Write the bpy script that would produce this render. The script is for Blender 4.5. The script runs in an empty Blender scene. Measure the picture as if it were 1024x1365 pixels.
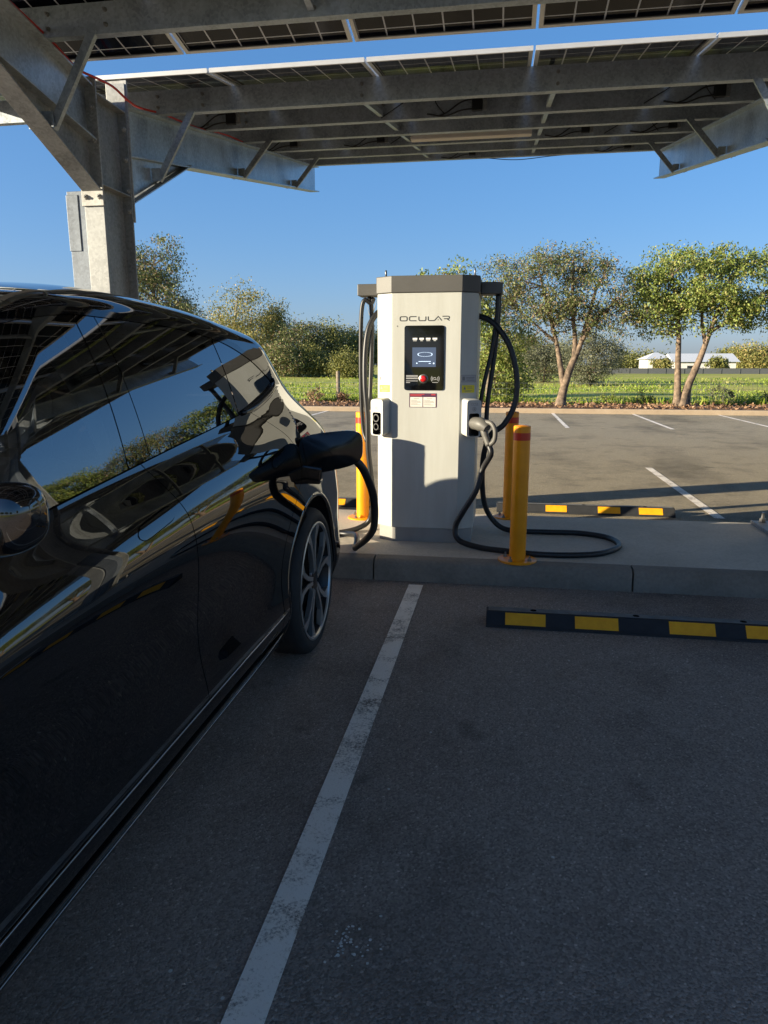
import bpy, bmesh, math, random
import numpy as np
from mathutils import Vector, Matrix

random.seed(7); np.random.seed(7)
PI = math.pi
sc = bpy.context.scene
COL = sc.collection

# ------------------------------------------------------------------ materials
class NT:
    def __init__(s, name):
        s.m = bpy.data.materials.new(name); s.m.use_nodes = True
        s.t = s.m.node_tree; s.t.nodes.clear()
        s.out = s.n('ShaderNodeOutputMaterial')
    def n(s, typ, **kw):
        nd = s.t.nodes.new(typ)
        for k, v in kw.items():
            if k.startswith('i_'):
                nd.inputs[k[2:].replace('_', ' ')].default_value = v
            else: setattr(nd, k, v)
        return nd
    def l(s, a, b): s.t.links.new(a, b)
    def ramp(s, fac, stops, interp='LINEAR'):
        r = s.n('ShaderNodeValToRGB'); e = r.color_ramp.elements; r.color_ramp.interpolation = interp
        while len(e) < len(stops): e.new(0.5)
        for i, (p, c) in enumerate(stops):
            e[i].position = p; e[i].color = (*c, 1) if len(c) == 3 else c
        s.l(fac, r.inputs[0]); return r
    def noise(s, scale, detail=4, rough=0.55, coord=None, vec=None):
        nz = s.n('ShaderNodeTexNoise'); nz.inputs['Scale'].default_value = scale
        nz.inputs['Detail'].default_value = detail; nz.inputs['Roughness'].default_value = rough
        if vec is not None: s.l(vec, nz.inputs['Vector'])
        return nz
    def obj(s):
        if not hasattr(s, 'tc'): s.tc = s.n('ShaderNodeTexCoord')
        return s.tc.outputs['Object']
    def mapping(s, scale):
        mp = s.n('ShaderNodeMapping'); mp.inputs['Scale'].default_value = scale
        s.l(s.obj(), mp.inputs[0]); return mp.outputs[0]

def pbsdf(t, base=None, rough=0.5, metal=0.0, spec=0.5, ior=None, coat=0, coatr=0.03):
    p = t.n('ShaderNodeBsdfPrincipled')
    if base is not None: p.inputs['Base Color'].default_value = (*base, 1)
    p.inputs['Roughness'].default_value = rough; p.inputs['Metallic'].default_value = metal
    p.inputs['Specular IOR Level'].default_value = spec
    if ior: p.inputs['IOR'].default_value = ior
    p.inputs['Coat Weight'].default_value = coat; p.inputs['Coat Roughness'].default_value = coatr
    t.l(p.outputs[0], t.out.inputs[0]); return p

def simple(name, base, rough=0.5, metal=0.0, spec=0.5, var=0.12, scale=6.0, bump=0.0, bscale=80., ior=None, coat=0, rvar=0.0):
    t = NT(name); p = pbsdf(t, base, rough, metal, spec, ior, coat)
    if var > 0:
        nz = t.noise(scale, 5, 0.6, vec=t.obj())
        lo = tuple(c*(1-var) for c in base); hi = tuple(min(1, c*(1+var)) for c in base)
        r = t.ramp(nz.outputs[0], [(0.3, lo), (0.7, hi)]); t.l(r.outputs[0], p.inputs['Base Color'])
    if rvar > 0:
        nz = t.noise(scale*2.3, 4, 0.6, vec=t.obj())
        mr = t.n('ShaderNodeMapRange'); mr.inputs[3].default_value = max(0, rough-rvar); mr.inputs[4].default_value = rough+rvar
        t.l(nz.outputs[0], mr.inputs[0]); t.l(mr.outputs[0], p.inputs['Roughness'])
    if bump > 0:
        nz = t.noise(bscale, 3, 0.6, vec=t.obj()); b = t.n('ShaderNodeBump')
        b.inputs['Strength'].default_value = bump; b.inputs['Distance'].default_value = 0.01
        t.l(nz.outputs[0], b.inputs['Height']); t.l(b.outputs[0], p.inputs['Normal'])
    return t.m

M = {}
def mk_asphalt(name, a, b, rb=0.85):
    t = NT(name); p = pbsdf(t, a, rb, spec=0.3)
    o = t.obj()
    big = t.noise(0.35, 5, 0.6, vec=o); mid = t.noise(2.2, 6, 0.65, vec=o)
    mx = t.n('ShaderNodeMath', operation='ADD'); t.l(big.outputs[0], mx.inputs[0]); t.l(mid.outputs[0], mx.inputs[1])
    r = t.ramp(mx.outputs[0], [(0.75, a), (1.2, b)])
    n4 = t.noise(0.9, 3, 0.5, vec=t.mapping((1.0, 0.35, 1))); st = t.ramp(n4.outputs[0], [(0.30, (0.66,)*3), (0.46, (1.0,)*3), (1, (1.08,)*3)])
    n5 = t.noise(3.1, 2, 0.4, vec=o); oil = t.ramp(n5.outputs[0], [(0.24, (0.60,)*3), (0.31, (1.0,)*3)])
    q0 = t.n('ShaderNodeMix', data_type='RGBA', blend_type='MULTIPLY'); q0.inputs[0].default_value = 1; t.l(st.outputs[0], q0.inputs[6]); t.l(oil.outputs[0], q0.inputs[7])
    q1 = t.n('ShaderNodeMix', data_type='RGBA', blend_type='MULTIPLY'); q1.inputs[0].default_value = 1; t.l(r.outputs[0], q1.inputs[6]); t.l(q0.outputs[2], q1.inputs[7])
    vor = t.n('ShaderNodeTexVoronoi'); vor.inputs['Scale'].default_value = 150.; t.l(o, vor.inputs['Vector'])
    sp = t.ramp(vor.outputs['Color'], [(0.0, (0.45,)*3), (0.55, (0.95,)*3), (0.86, (1.25,)*3), (0.95, (1.9,)*3), (1.0, (2.9, 2.8, 2.65))])
    mul = t.n('ShaderNodeMix', data_type='RGBA', blend_type='MULTIPLY'); mul.inputs[0].default_value = 0.85
    t.l(q1.outputs[2], mul.inputs[6]); t.l(sp.outputs[0], mul.inputs[7])
    # sparse pale chips and droppings
    v2 = t.n('ShaderNodeTexVoronoi'); v2.inputs['Scale'].default_value = 5.5; t.l(o, v2.inputs['Vector'])
    chip = t.ramp(v2.outputs['Distance'], [(0.0, (1,)*3), (0.026, (1,)*3), (0.034, (0,)*3)])
    m2 = t.n('ShaderNodeMix', data_type='RGBA'); t.l(chip.outputs[0], m2.inputs[0])
    t.l(mul.outputs[2], m2.inputs[6]); m2.inputs[7].default_value = (0.62, 0.59, 0.53, 1)
    t.l(m2.outputs[2], p.inputs['Base Color'])
    bn = t.noise(140, 4, 0.7, vec=o); ad = t.n('ShaderNodeMath', operation='SUBTRACT')
    t.l(bn.outputs[0], ad.inputs[0]); t.l(vor.outputs['Distance'], ad.inputs[1])
    bp = t.n('ShaderNodeBump'); bp.inputs['Strength'].default_value = 0.7; bp.inputs['Distance'].default_value = 0.008
    t.l(ad.outputs[0], bp.inputs['Height']); t.l(bp.outputs[0], p.inputs['Normal'])
    return t.m
M['asphalt'] = mk_asphalt('asphalt', (0.225, 0.19, 0.132), (0.35, 0.295, 0.205))
M['asphalt_new'] = mk_asphalt('asphalt_new', (0.255, 0.203, 0.165), (0.35, 0.282, 0.232))

def mk_concrete(name, a, b, sc_=1.6):
    t = NT(name); p = pbsdf(t, a, 0.85, spec=0.25); o = t.obj()
    n1 = t.noise(sc_, 7, 0.65, vec=o); r = t.ramp(n1.outputs[0], [(0.3, a), (0.7, b)])
    n2 = t.noise(45, 4, 0.7, vec=o); sp = t.ramp(n2.outputs[0], [(0.3, (0.85,)*3), (0.7, (1.08,)*3)])
    mul = t.n('ShaderNodeMix', data_type='RGBA', blend_type='MULTIPLY'); mul.inputs[0].default_value = 1
    t.l(r.outputs[0], mul.inputs[6]); t.l(sp.outputs[0], mul.inputs[7]); t.l(mul.outputs[2], p.inputs['Base Color'])
    bp = t.n('ShaderNodeBump'); bp.inputs['Strength'].default_value = 0.35; bp.inputs['Distance'].default_value = 0.01
    t.l(n2.outputs[0], bp.inputs['Height']); t.l(bp.outputs[0], p.inputs['Normal'])
    return t.m
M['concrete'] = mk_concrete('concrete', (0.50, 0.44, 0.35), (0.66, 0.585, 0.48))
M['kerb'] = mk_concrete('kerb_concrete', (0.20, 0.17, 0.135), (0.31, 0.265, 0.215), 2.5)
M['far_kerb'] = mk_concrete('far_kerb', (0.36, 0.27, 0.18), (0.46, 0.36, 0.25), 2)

def mk_paint():
    t = NT('road_paint'); p = pbsdf(t, (0.5, 0.5, 0.46), 0.75, spec=0.3); o = t.obj()
    n1 = t.noise(95, 6, 0.78, vec=o); n2 = t.noise(5, 5, 0.65, vec=o)
    ad = t.n('ShaderNodeMath', operation='ADD'); t.l(n1.outputs[0], ad.inputs[0]); t.l(n2.outputs[0], ad.inputs[1])
    r = t.ramp(ad.outputs[0], [(0.80, (0.24, 0.20, 0.165)), (0.93, (0.80, 0.70, 0.58)), (1.15, (0.97, 0.88, 0.76))])
    t.l(r.outputs[0], p.inputs['Base Color'])
    b = t.n('ShaderNodeBump'); b.inputs['Strength'].default_value = 0.5; b.inputs['Distance'].default_value = 0.006
    nb = t.noise(150, 3, 0.6, vec=o); t.l(nb.outputs[0], b.inputs['Height']); t.l(b.outputs[0], p.inputs['Normal'])
    return t.m
M['paint'] = mk_paint()

def mk_galv(name, base, rough=0.42, metal=0.65):
    t = NT(name); p = pbsdf(t, base, rough, metal, 0.5); o = t.obj()
    v = t.n('ShaderNodeTexVoronoi'); v.inputs['Scale'].default_value = 55; t.l(o, v.inputs['Vector'])
    n1 = t.noise(3.0, 6, 0.65, vec=t.mapping((1, 1, 0.5)))
    a = t.n('ShaderNodeMath', operation='MULTIPLY_ADD'); a.inputs[1].default_value = 0.22
    sep = t.n('ShaderNodeSeparateColor'); t.l(v.outputs['Color'], sep.inputs[0])
    t.l(sep.outputs[0], a.inputs[0]); t.l(n1.outputs[0], a.inputs[2])
    r = t.ramp(a.outputs[0], [(0.35, tuple(c*0.62 for c in base)), (0.6, base), (0.85, tuple(min(1, c*1.3) for c in base))])
    t.l(r.outputs[0], p.inputs['Base Color'])
    mr = t.n('ShaderNodeMapRange'); mr.inputs[3].default_value = rough-0.12; mr.inputs[4].default_value = rough+0.15
    t.l(n1.outputs[0], mr.inputs[0]); t.l(mr.outputs[0], p.inputs['Roughness'])
    return t.m
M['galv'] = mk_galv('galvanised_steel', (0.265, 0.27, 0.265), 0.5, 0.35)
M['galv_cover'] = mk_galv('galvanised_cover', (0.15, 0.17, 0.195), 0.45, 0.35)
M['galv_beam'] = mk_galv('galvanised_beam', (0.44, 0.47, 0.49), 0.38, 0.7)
M['purlin'] = mk_galv('purlin_steel', (0.37, 0.41, 0.45), 0.40, 0.6)
M['galv_white'] = mk_galv('galvanised_pale', (0.34, 0.335, 0.315), 0.55, 0.25)
M['alu'] = simple('frame_aluminium', (0.72, 0.71, 0.68), 0.38, 0.6, var=0.05)

def mk_cells():
    t = NT('solar_cells'); p = pbsdf(t, (0.01, 0.012, 0.02), 0.12, 0, 0.3)
    o = t.obj(); sx = t.n('ShaderNodeSeparateXYZ'); t.l(o, sx.inputs[0])
    def lines(sock, period, w, off=0.0):
        m1 = t.n('ShaderNodeMath', operation='ADD'); m1.inputs[1].default_value = off + 50*period; t.l(sock, m1.inputs[0])
        m = t.n('ShaderNodeMath', operation='MODULO'); m.inputs[1].default_value = period; t.l(m1.outputs[0], m.inputs[0])
        c = t.n('ShaderNodeMath', operation='LESS_THAN'); c.inputs[1].default_value = w; t.l(m.outputs[0], c.inputs[0]); return c.outputs[0]
    a = lines(sx.outputs[0], 0.2167, 0.012); b = lines(sx.outputs[1], 0.2167, 0.010)
    mx = t.n('ShaderNodeMath', operation='MAXIMUM'); t.l(a, mx.inputs[0]); t.l(b, mx.inputs[1])
    r = t.ramp(mx.outputs[0], [(0, (0.005, 0.006, 0.012)), (1, (0.62, 0.64, 0.66))])
    t.l(r.outputs[0], p.inputs['Base Color']); return t.m
M['cells'] = mk_cells()

def mk_carpaint():
    t = NT('black_car_paint'); p = pbsdf(t, (0.0030, 0.0031, 0.0038), 0.25, 0.0, 0.0, 1.5, 1.0, 0.004)
    p.inputs['Coat IOR'].default_value = 1.95
    return t.m
M['carpaint'] = mk_carpaint()
M['carblack'] = simple('black_plastic_gloss', (0.006, 0.006, 0.007), 0.16, var=0)
M['carmatt'] = simple('black_plastic', (0.012, 0.012, 0.013), 0.6, var=0.1, bump=0.1, bscale=300)
M['cavity'] = simple('dark_cavity', (0.002, 0.002, 0.002), 0.9, var=0, spec=0.05)
M['piano'] = simple('piano_black', (0.003, 0.003, 0.0035), 0.04, var=0, ior=1.7)

def mk_glass(name, tint, ior=1.75):
    t = NT(name); g = t.n('ShaderNodeBsdfGlossy'); g.inputs['Roughness'].default_value = 0.004
    g.inputs['Color'].default_value = (0.95, 0.97, 1, 1)
    tr = t.n('ShaderNodeBsdfTransparent'); tr.inputs['Color'].default_value = (*tint, 1)
    f = t.n('ShaderNodeFresnel'); f.inputs['IOR'].default_value = ior
    mx = t.n('ShaderNodeMixShader'); t.l(f.outputs[0], mx.inputs[0]); t.l(tr.outputs[0], mx.inputs[1]); t.l(g.outputs[0], mx.inputs[2])
    t.l(mx.outputs[0], t.out.inputs[0]); return t.m
M['glass'] = mk_glass('tinted_glass', (0.30, 0.34, 0.33), 2.5)
M['privacy'] = mk_glass('privacy_glass', (0.035, 0.04, 0.045), 2.5)
M['windscreen'] = mk_glass('windscreen_glass', (0.72, 0.78, 0.74), 1.5)
M['pillar_glass'] = mk_glass('pillar_glass', (0.004, 0.004, 0.004), 2.5)

M['rubber'] = simple('tyre_rubber', (0.016, 0.016, 0.016), 0.75, var=0.25, scale=20, bump=0.15, bscale=120)
M['rim_silver'] = simple('rim_machined', (0.52, 0.52, 0.51), 0.28, 0.8, var=0.05)
M['rim_black'] = simple('rim_black', (0.004, 0.004, 0.005), 0.35, var=0)
M['disc'] = simple('brake_disc', (0.22, 0.21, 0.20), 0.35, 0.9, var=0.1)
M['chrome'] = simple('dark_chrome', (0.35, 0.35, 0.36), 0.18, 1.0, var=0)
M['seat'] = simple('seat_fabric', (0.09, 0.09, 0.085), 0.9, var=0.2, scale=60)
M['trimlight'] = simple('interior_trim', (0.30, 0.30, 0.27), 0.8, var=0.08)
M['taillight'] = simple('tail_light', (0.25, 0.01, 0.008), 0.1, var=0)
M['headlight'] = simple('head_light', (0.5, 0.5, 0.5), 0.1, 0.3, var=0)

def mk_charger():
    t = NT('charger_paint'); p = pbsdf(t, (0.50, 0.49, 0.44), 0.42, 0, 0.45)
    n1 = t.noise(2.0, 6, 0.7, vec=t.mapping((5, 5, 0.5))); r = t.ramp(n1.outputs[0], [(0.25, (0.455, 0.45, 0.40)), (0.6, (0.52, 0.52, 0.475)), (0.8, (0.54, 0.54, 0.495))])
    t.l(r.outputs[0], p.inputs['Base Color'])
    n2 = t.noise(260, 2, 0.5, vec=t.obj()); b = t.n('ShaderNodeBump'); b.inputs['Strength'].default_value = 0.06; b.inputs['Distance'].default_value = 0.004
    t.l(n2.outputs[0], b.inputs['Height']); t.l(b.outputs[0], p.inputs['Normal']); return t.m
M['charger'] = mk_charger()
M['capgrey'] = simple('charger_cap_grey', (0.092, 0.088, 0.08), 0.5, var=0.08, scale=5, bump=0.05, bscale=250)
M['plinth'] = simple('charger_plinth', (0.30, 0.29, 0.27), 0.55, var=0.1)
M['letter'] = simple('logo_grey', (0.045, 0.045, 0.045), 0.4, 0.2, var=0)
M['white'] = simple('white_print', (0.80, 0.80, 0.78), 0.5, var=0.03)
M['white_dim'] = simple('dim_white', (0.40, 0.40, 0.40), 0.5, var=0.03)
M['holster'] = simple('holster_plastic', (0.48, 0.48, 0.455), 0.45, var=0.04)
M['purple'] = simple('sticker_purple', (0.075, 0.022, 0.06), 0.5, var=0.05)
M['redprint'] = simple('sticker_red', (0.5, 0.05, 0.05), 0.5, var=0)
M['cream'] = simple('sticker_cream', (0.74, 0.71, 0.63), 0.5, var=0.03)
M['yellow'] = simple('sticker_yellow', (0.78, 0.66, 0.02), 0.5, var=0.04)
M['stickerline'] = simple('sticker_line', (0.22, 0.21, 0.20), 0.6, var=0)
M['redbtn'] = simple('red_button', (0.55, 0.012, 0.015), 0.25, var=0)
M['steel'] = simple('steel_bolt', (0.30, 0.29, 0.27), 0.4, 0.9, var=0.15, scale=40)
M['cable'] = simple('cable_rubber', (0.013, 0.013, 0.014), 0.42, var=0.2, scale=12)
M['gun'] = simple('connector_grey', (0.115, 0.11, 0.098), 0.5, var=0.08)
M['gunblack'] = simple('connector_black', (0.012, 0.012, 0.012), 0.4, var=0)
M['bollard'] = simple('bollard_yellow', (0.98, 0.33, 0.003), 0.35, var=0.10, scale=7, bump=0.03, bscale=90, rvar=0.08)
M['redband'] = simple('red_band', (0.62, 0.035, 0.01), 0.35, var=0.05)
M['stoprubber'] = simple('stop_rubber', (0.022, 0.023, 0.026), 0.75, var=0.25, scale=9, bump=0.25, bscale=60)
M['stopgrey'] = simple('stop_rubber_lit_top', (0.16, 0.155, 0.145), 0.8, var=0.3, scale=14, bump=0.3, bscale=70)  # same black rubber, greyer: light on the stop's top put into the colour
M['stopyellow'] = simple('stop_yellow', (1.0, 0.40, 0.008), 0.5, var=0.14, scale=16, bump=0.2, bscale=120)
M['redcable'] = simple('red_cable', (0.60, 0.03, 0.02), 0.45, var=0)
M['battenwhite'] = simple('batten_white', (0.62, 0.55, 0.47), 0.5, var=0.04)
M['bark'] = simple('bark', (0.175, 0.125, 0.085), 0.9, var=0.7, scale=7, bump=0.7, bscale=30)
M['bark_pale'] = simple('bark_pale', (0.34, 0.30, 0.24), 0.9, var=0.35, scale=5, bump=0.4, bscale=20)
M['wood'] = simple('post_timber', (0.24, 0.19, 0.13), 0.85, var=0.25, scale=9, bump=0.3, bscale=40)
M['wire'] = simple('fence_wire', (0.20, 0.22, 0.22), 0.5, 0.5, var=0.1)
M['darkfence'] = simple('dark_sheet_fence', (0.085, 0.09, 0.095), 0.6, var=0.1)
M['housewhite'] = simple('house_white', (0.62, 0.60, 0.57), 0.7, var=0.05)
M['roofwhite'] = simple('roof_pale', (0.62, 0.62, 0.60), 0.5, var=0.05)
M['window'] = simple('house_window', (0.03, 0.035, 0.04), 0.1, var=0)
M['stain'] = simple('bird_dropping', (0.72, 0.68, 0.62), 0.9, var=0.3, scale=60)
M['deadleaf'] = simple('dry_leaf', (0.30, 0.25, 0.19), 0.8, var=0.2, scale=60)

def mk_screen():
    t = NT('screen'); p = pbsdf(t, (0.02, 0.025, 0.04), 0.12)
    o = t.obj(); sx = t.n('ShaderNodeSeparateXYZ'); t.l(o, sx.inputs[0])
    mr = t.n('ShaderNodeMapRange'); mr.inputs[1].default_value = -0.645; mr.inputs[2].default_value = -0.49
    t.l(sx.outputs[0], mr.inputs[0])
    r = t.ramp(mr.outputs[0], [(0.0, (0.055, 0.085, 0.10)), (0.48, (0.06, 0.11, 0.17)), (0.56, (0.025, 0.065, 0.26)), (0.9, (0.035, 0.06, 0.20)), (1, (0.05, 0.07, 0.11))])
    t.l(r.outputs[0], p.inputs['Emission Color']); p.inputs['Emission Strength'].default_value = 0.40
    return t.m
M['screen'] = mk_screen()
def mk_emit(name, c, s):
    t = NT(name); p = pbsdf(t, tuple(x*0.6 for x in c), 0.3); p.inputs['Emission Color'].default_value = (*c, 1); p.inputs['Emission Strength'].default_value = s; return t.m
M['icon'] = mk_emit('screen_icon', (0.55, 0.68, 0.85), 0.5)

def mk_leaf(name, cols, trans=0.25):
    t = NT(name); g = t.n('ShaderNodeNewGeometry')
    r = t.ramp(g.outputs['Random Per Island'], cols)
    d = t.n('ShaderNodeBsdfPrincipled'); d.inputs['Roughness'].default_value = 0.55; d.inputs['Specular IOR Level'].default_value = 0.35
    t.l(r.outputs[0], d.inputs['Base Color'])
    tr = t.n('ShaderNodeBsdfTranslucent'); t.l(r.outputs[0], tr.inputs['Color'])
    mx = t.n('ShaderNodeMixShader'); mx.inputs[0].default_value = trans
    t.l(d.outputs[0], mx.inputs[1]); t.l(tr.outputs[0], mx.inputs[2]); t.l(mx.outputs[0], t.out.inputs[0]); return t.m
M['leaf_near'] = mk_leaf('leaf_near', [(0, (0.080, 0.111, 0.031)), (0.35, (0.140, 0.174, 0.052)), (0.65, (0.218, 0.230, 0.078)), (0.85, (0.291, 0.222, 0.122)), (1, (0.316, 0.208, 0.139))])
M['leaf_green'] = mk_leaf('leaf_green', [(0, (0.105, 0.156, 0.032)), (0.4, (0.198, 0.257, 0.050)), (0.75, (0.312, 0.351, 0.082)), (1, (0.369, 0.312, 0.118))])
M['leaf_gum'] = mk_leaf('leaf_gum', [(0, (0.148, 0.154, 0.043)), (0.4, (0.234, 0.235, 0.066)), (0.8, (0.346, 0.302, 0.091)), (1, (0.432, 0.286, 0.116))])
M['leaf_dark'] = mk_leaf('leaf_dark', [(0, (0.117, 0.132, 0.036)), (0.5, (0.189, 0.200, 0.053)), (1, (0.286, 0.252, 0.075))])
M['leaf_grey'] = mk_leaf('leaf_grey', [(0, (0.103, 0.112, 0.068)), (0.5, (0.156, 0.165, 0.098)), (1, (0.205, 0.198, 0.120))])
M['grassblade'] = mk_leaf('grass_blade', [(0, (0.159, 0.243, 0.031)), (0.5, (0.292, 0.386, 0.046)), (0.85, (0.398, 0.443, 0.077)), (1, (0.477, 0.428, 0.153))], 0.4)
M['litter'] = mk_leaf('leaf_litter', [(0, (0.136, 0.074, 0.041)), (0.5, (0.245, 0.136, 0.074)), (1, (0.367, 0.231, 0.136))], 0.0)

def mk_field():
    t = NT('field'); p = pbsdf(t, (0.1, 0.14, 0.03), 0.95, spec=0.1); o = t.obj()
    n1 = t.noise(0.06, 6, 0.65, vec=t.mapping((1, 2.2, 1))); n2 = t.noise(1.6, 5, 0.7, vec=o)
    ad = t.n('ShaderNodeMath', operation='MULTIPLY_ADD'); ad.inputs[1].default_value = 0.45
    t.l(n2.outputs[0], ad.inputs[0]); t.l(n1.outputs[0], ad.inputs[2])
    r = t.ramp(ad.outputs[0], [(0.50, (0.22, 0.28, 0.04)), (0.66, (0.36, 0.38, 0.07)), (0.80, (0.48, 0.42, 0.11)), (1.0, (0.52, 0.42, 0.18))])
    t.l(r.outputs[0], p.inputs['Base Color']); return t.m
M['field'] = mk_field()
def mk_mulch():
    t = NT('mulch'); p = pbsdf(t, (0.17, 0.10, 0.06), 0.95, spec=0.1)
    n1 = t.noise(14, 6, 0.75, vec=t.obj()); r = t.ramp(n1.outputs[0], [(0.3, (0.07, 0.042, 0.028)), (0.5, (0.16, 0.095, 0.06)), (0.7, (0.29, 0.19, 0.125))])
    t.l(r.outputs[0], p.inputs['Base Color'])
    b = t.n('ShaderNodeBump'); b.inputs['Strength'].default_value = 0.8; b.inputs['Distance'].default_value = 0.05
    t.l(n1.outputs[0], b.inputs['Height']); t.l(b.outputs[0], p.inputs['Normal']); return t.m
M['mulch'] = mk_mulch()

# ------------------------------------------------------------------ helpers
def V(*a): return Vector(a)
class MB:
    def __init__(s): s.v = []; s.f = []; s.mi = []; s.nr = {}; s.M = Matrix.Identity(4); s.cur = 0
    def add(s, vs, fs, normals=None):
        b = len(s.v)
        for i, p in enumerate(vs):
            s.v.append(tuple(s.M @ Vector(p)))
            if normals is not None: s.nr[b+i] = tuple((s.M.to_3x3() @ Vector(normals[i])).normalized())
        for f in fs: s.f.append(tuple(b+i for i in f)); s.mi.append(s.cur)
        return s
    def box(s, x0, x1, y0, y1, z0, z1):
        return s.add([(x0, y0, z0), (x1, y0, z0), (x1, y1, z0), (x0, y1, z0), (x0, y0, z1), (x1, y0, z1), (x1, y1, z1), (x0, y1, z1)],
                     [(0, 3, 2, 1), (4, 5, 6, 7), (0, 1, 5, 4), (1, 2, 6, 5), (2, 3, 7, 6), (3, 0, 4, 7)])
    def prism(s, poly, a, b):      # poly list of 3D points (planar, CCW seen from +axis), extruded by vector b-a offsets
        n = len(poly); A = [Vector(p)+Vector(a) for p in poly]; B = [Vector(p)+Vector(b) for p in poly]
        fs = [tuple(range(n-1, -1, -1)), tuple(range(n, 2*n))] + [(i, (i+1) % n, n+(i+1) % n, n+i) for i in range(n)]
        return s.add(A+B, fs)
    def prism_z(s, xy, z0, z1): return s.prism([(x, y, 0) for x, y in xy], (0, 0, z0), (0, 0, z1))
    def bar(s, p, q, w, h, up=(0, 0, 1)):   # rectangular bar from p to q
        p = Vector(p); q = Vector(q); d = (q-p).normalized(); u = Vector(up)
        r = d.cross(u).normalized(); u = r.cross(d).normalized()
        c = []
        for e in (p, q):
            for (a, b) in ((-1, -1), (1, -1), (1, 1), (-1, 1)): c.append(e + r*(a*w/2) + u*(b*h/2))
        return s.add(c, [(0, 1, 2, 3), (7, 6, 5, 4), (0, 4, 5, 1), (1, 5, 6, 2), (2, 6, 7, 3), (3, 7, 4, 0)])
    def tube(s, pts, rad, n=10, cap=True):
        pts = [Vector(p) for p in pts]; N = len(pts)
        rads = rad if hasattr(rad, '__len__') else [rad]*N
        vs = []; prev = None
        for i, p in enumerate(pts):
            d = (pts[min(i+1, N-1)] - pts[max(i-1, 0)]).normalized()
            if prev is None:
                u = d.orthogonal().normalized()
            else:
                u = (prev - d*prev.dot(d)).normalized()
            prev = u; w = d.cross(u)
            for k in range(n):
                a = 2*PI*k/n; vs.append(p + (u*math.cos(a) + w*math.sin(a))*rads[i])
        fs = []
        for i in range(N-1):
            for k in range(n):
                fs.append((i*n+k, i*n+(k+1) % n, (i+1)*n+(k+1) % n, (i+1)*n+k))
        if cap: fs.append(tuple(range(n-1, -1, -1))); fs.append(tuple((N-1)*n+k for k in range(n)))
        return s.add(vs, fs)
    def lathe(s, prof, n=32, axis='z', o=(0, 0, 0), closed=False):
        vs = []; o = Vector(o)
        for (r, h) in prof:
            for k in range(n):
                a = 2*PI*k/n
                if axis == 'z': vs.append(o+Vector((r*math.cos(a), r*math.sin(a), h)))
                else: vs.append(o+Vector((h, r*math.cos(a), r*math.sin(a))))
        fs = []; m = len(prof)
        for i in range(m if closed else m-1):
            j = (i+1) % m
            for k in range(n): fs.append((i*n+k, i*n+(k+1) % n, j*n+(k+1) % n, j*n+k))
        return s.add(vs, fs)
    def grid(s, fn, S, T, flip=False, normals=True):
        vs = []; nr = []; e = 1e-3
        for t in T:
            for q in S:
                p = Vector(fn(q, t)); vs.append(p)
                if normals:
                    a = Vector(fn(min(1, q+e), t)) - Vector(fn(max(0, q-e), t)); b = Vector(fn(q, min(1, t+e))) - Vector(fn(q, max(0, t-e)))
                    c = a.cross(b)
                    if c.length < 1e-12: c = Vector((1, 0, 0))
                    c.normalize(); nr.append(-c if flip else c)
        n = len(S); fs = []
        for j in range(len(T)-1):
            for i in range(n-1):
                f = (j*n+i, j*n+i+1, (j+1)*n+i+1, (j+1)*n+i)
                fs.append(f[::-1] if flip else f)
        return s.add(vs, fs, nr if normals else None)
    def build(s, name, mats, parent=None, smooth=False, bevel=0, angle=None):
        o = Vector((0, 0, 0))
        if parent is not None:
            r = parent
            o = Vector(parent.location)
            while r.parent is not None: r = r.parent; o = o + Vector(r.location)
        me = bpy.data.meshes.new(name)
        me.from_pydata([tuple(Vector(p)-o) for p in s.v], [], s.f)
        if not isinstance(mats, (list, tuple)): mats = [mats]
        for m in mats: me.materials.append(M[m] if isinstance(m, str) else m)
        if len(mats) > 1: me.polygons.foreach_set('material_index', s.mi)
        if smooth or angle or s.nr: me.polygons.foreach_set('use_smooth', [True]*len(me.polygons))
        me.update()
        if s.nr and len(s.nr) == len(s.v):
            me.normals_split_custom_set_from_vertices([s.nr[i] for i in range(len(s.v))])
        elif angle:
            me.set_sharp_from_angle(angle=math.radians(angle))
        ob = bpy.data.objects.new(name, me); COL.objects.link(ob)
        if parent is not None: ob.parent = parent
        if bevel:
            b = ob.modifiers.new('bevel', 'BEVEL'); b.width = bevel; b.segments = 2; b.limit_method = 'ANGLE'; b.angle_limit = math.radians(40)
        return ob

def thing(name, label, cat, loc=(0, 0, 0), group=None):
    o = bpy.data.objects.new(name, None); COL.objects.link(o); o.location = loc; o.empty_display_size = 0.2
    o['label'] = label; o['category'] = cat
    if group: o['group'] = group
    return o
def tag(o, label=None, cat=None, group=None, kind=None):
    if label: o['label'] = label
    if cat: o['category'] = cat
    if group: o['group'] = group
    if kind: o['kind'] = kind
    return o
def struct(o): o['kind'] = 'structure'; return o
def dup(root, loc, label, group=None):
    r = root.copy(); COL.objects.link(r); r.location = loc; r['label'] = label
    if group: r['group'] = group
    for ch in list(root.children):
        c = ch.copy(); COL.objects.link(c); c.parent = r
        for g in list(ch.children):
            d = g.copy(); COL.objects.link(d); d.parent = c
    return r
def spline(pts, n=12):             # Catmull-Rom through points
    P = [Vector(p) for p in pts]; P = [P[0]*2-P[1]] + P + [P[-1]*2-P[-2]]; out = []
    for i in range(1, len(P)-2):
        for k in range(n):
            t = k/n; a, b, c, d = P[i-1], P[i], P[i+1], P[i+2]
            out.append(0.5*((2*b)+(c-a)*t+(2*a-5*b+4*c-d)*t*t+(3*b-a-3*c+d)*t**3))
    out.append(P[-2]); return out
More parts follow.
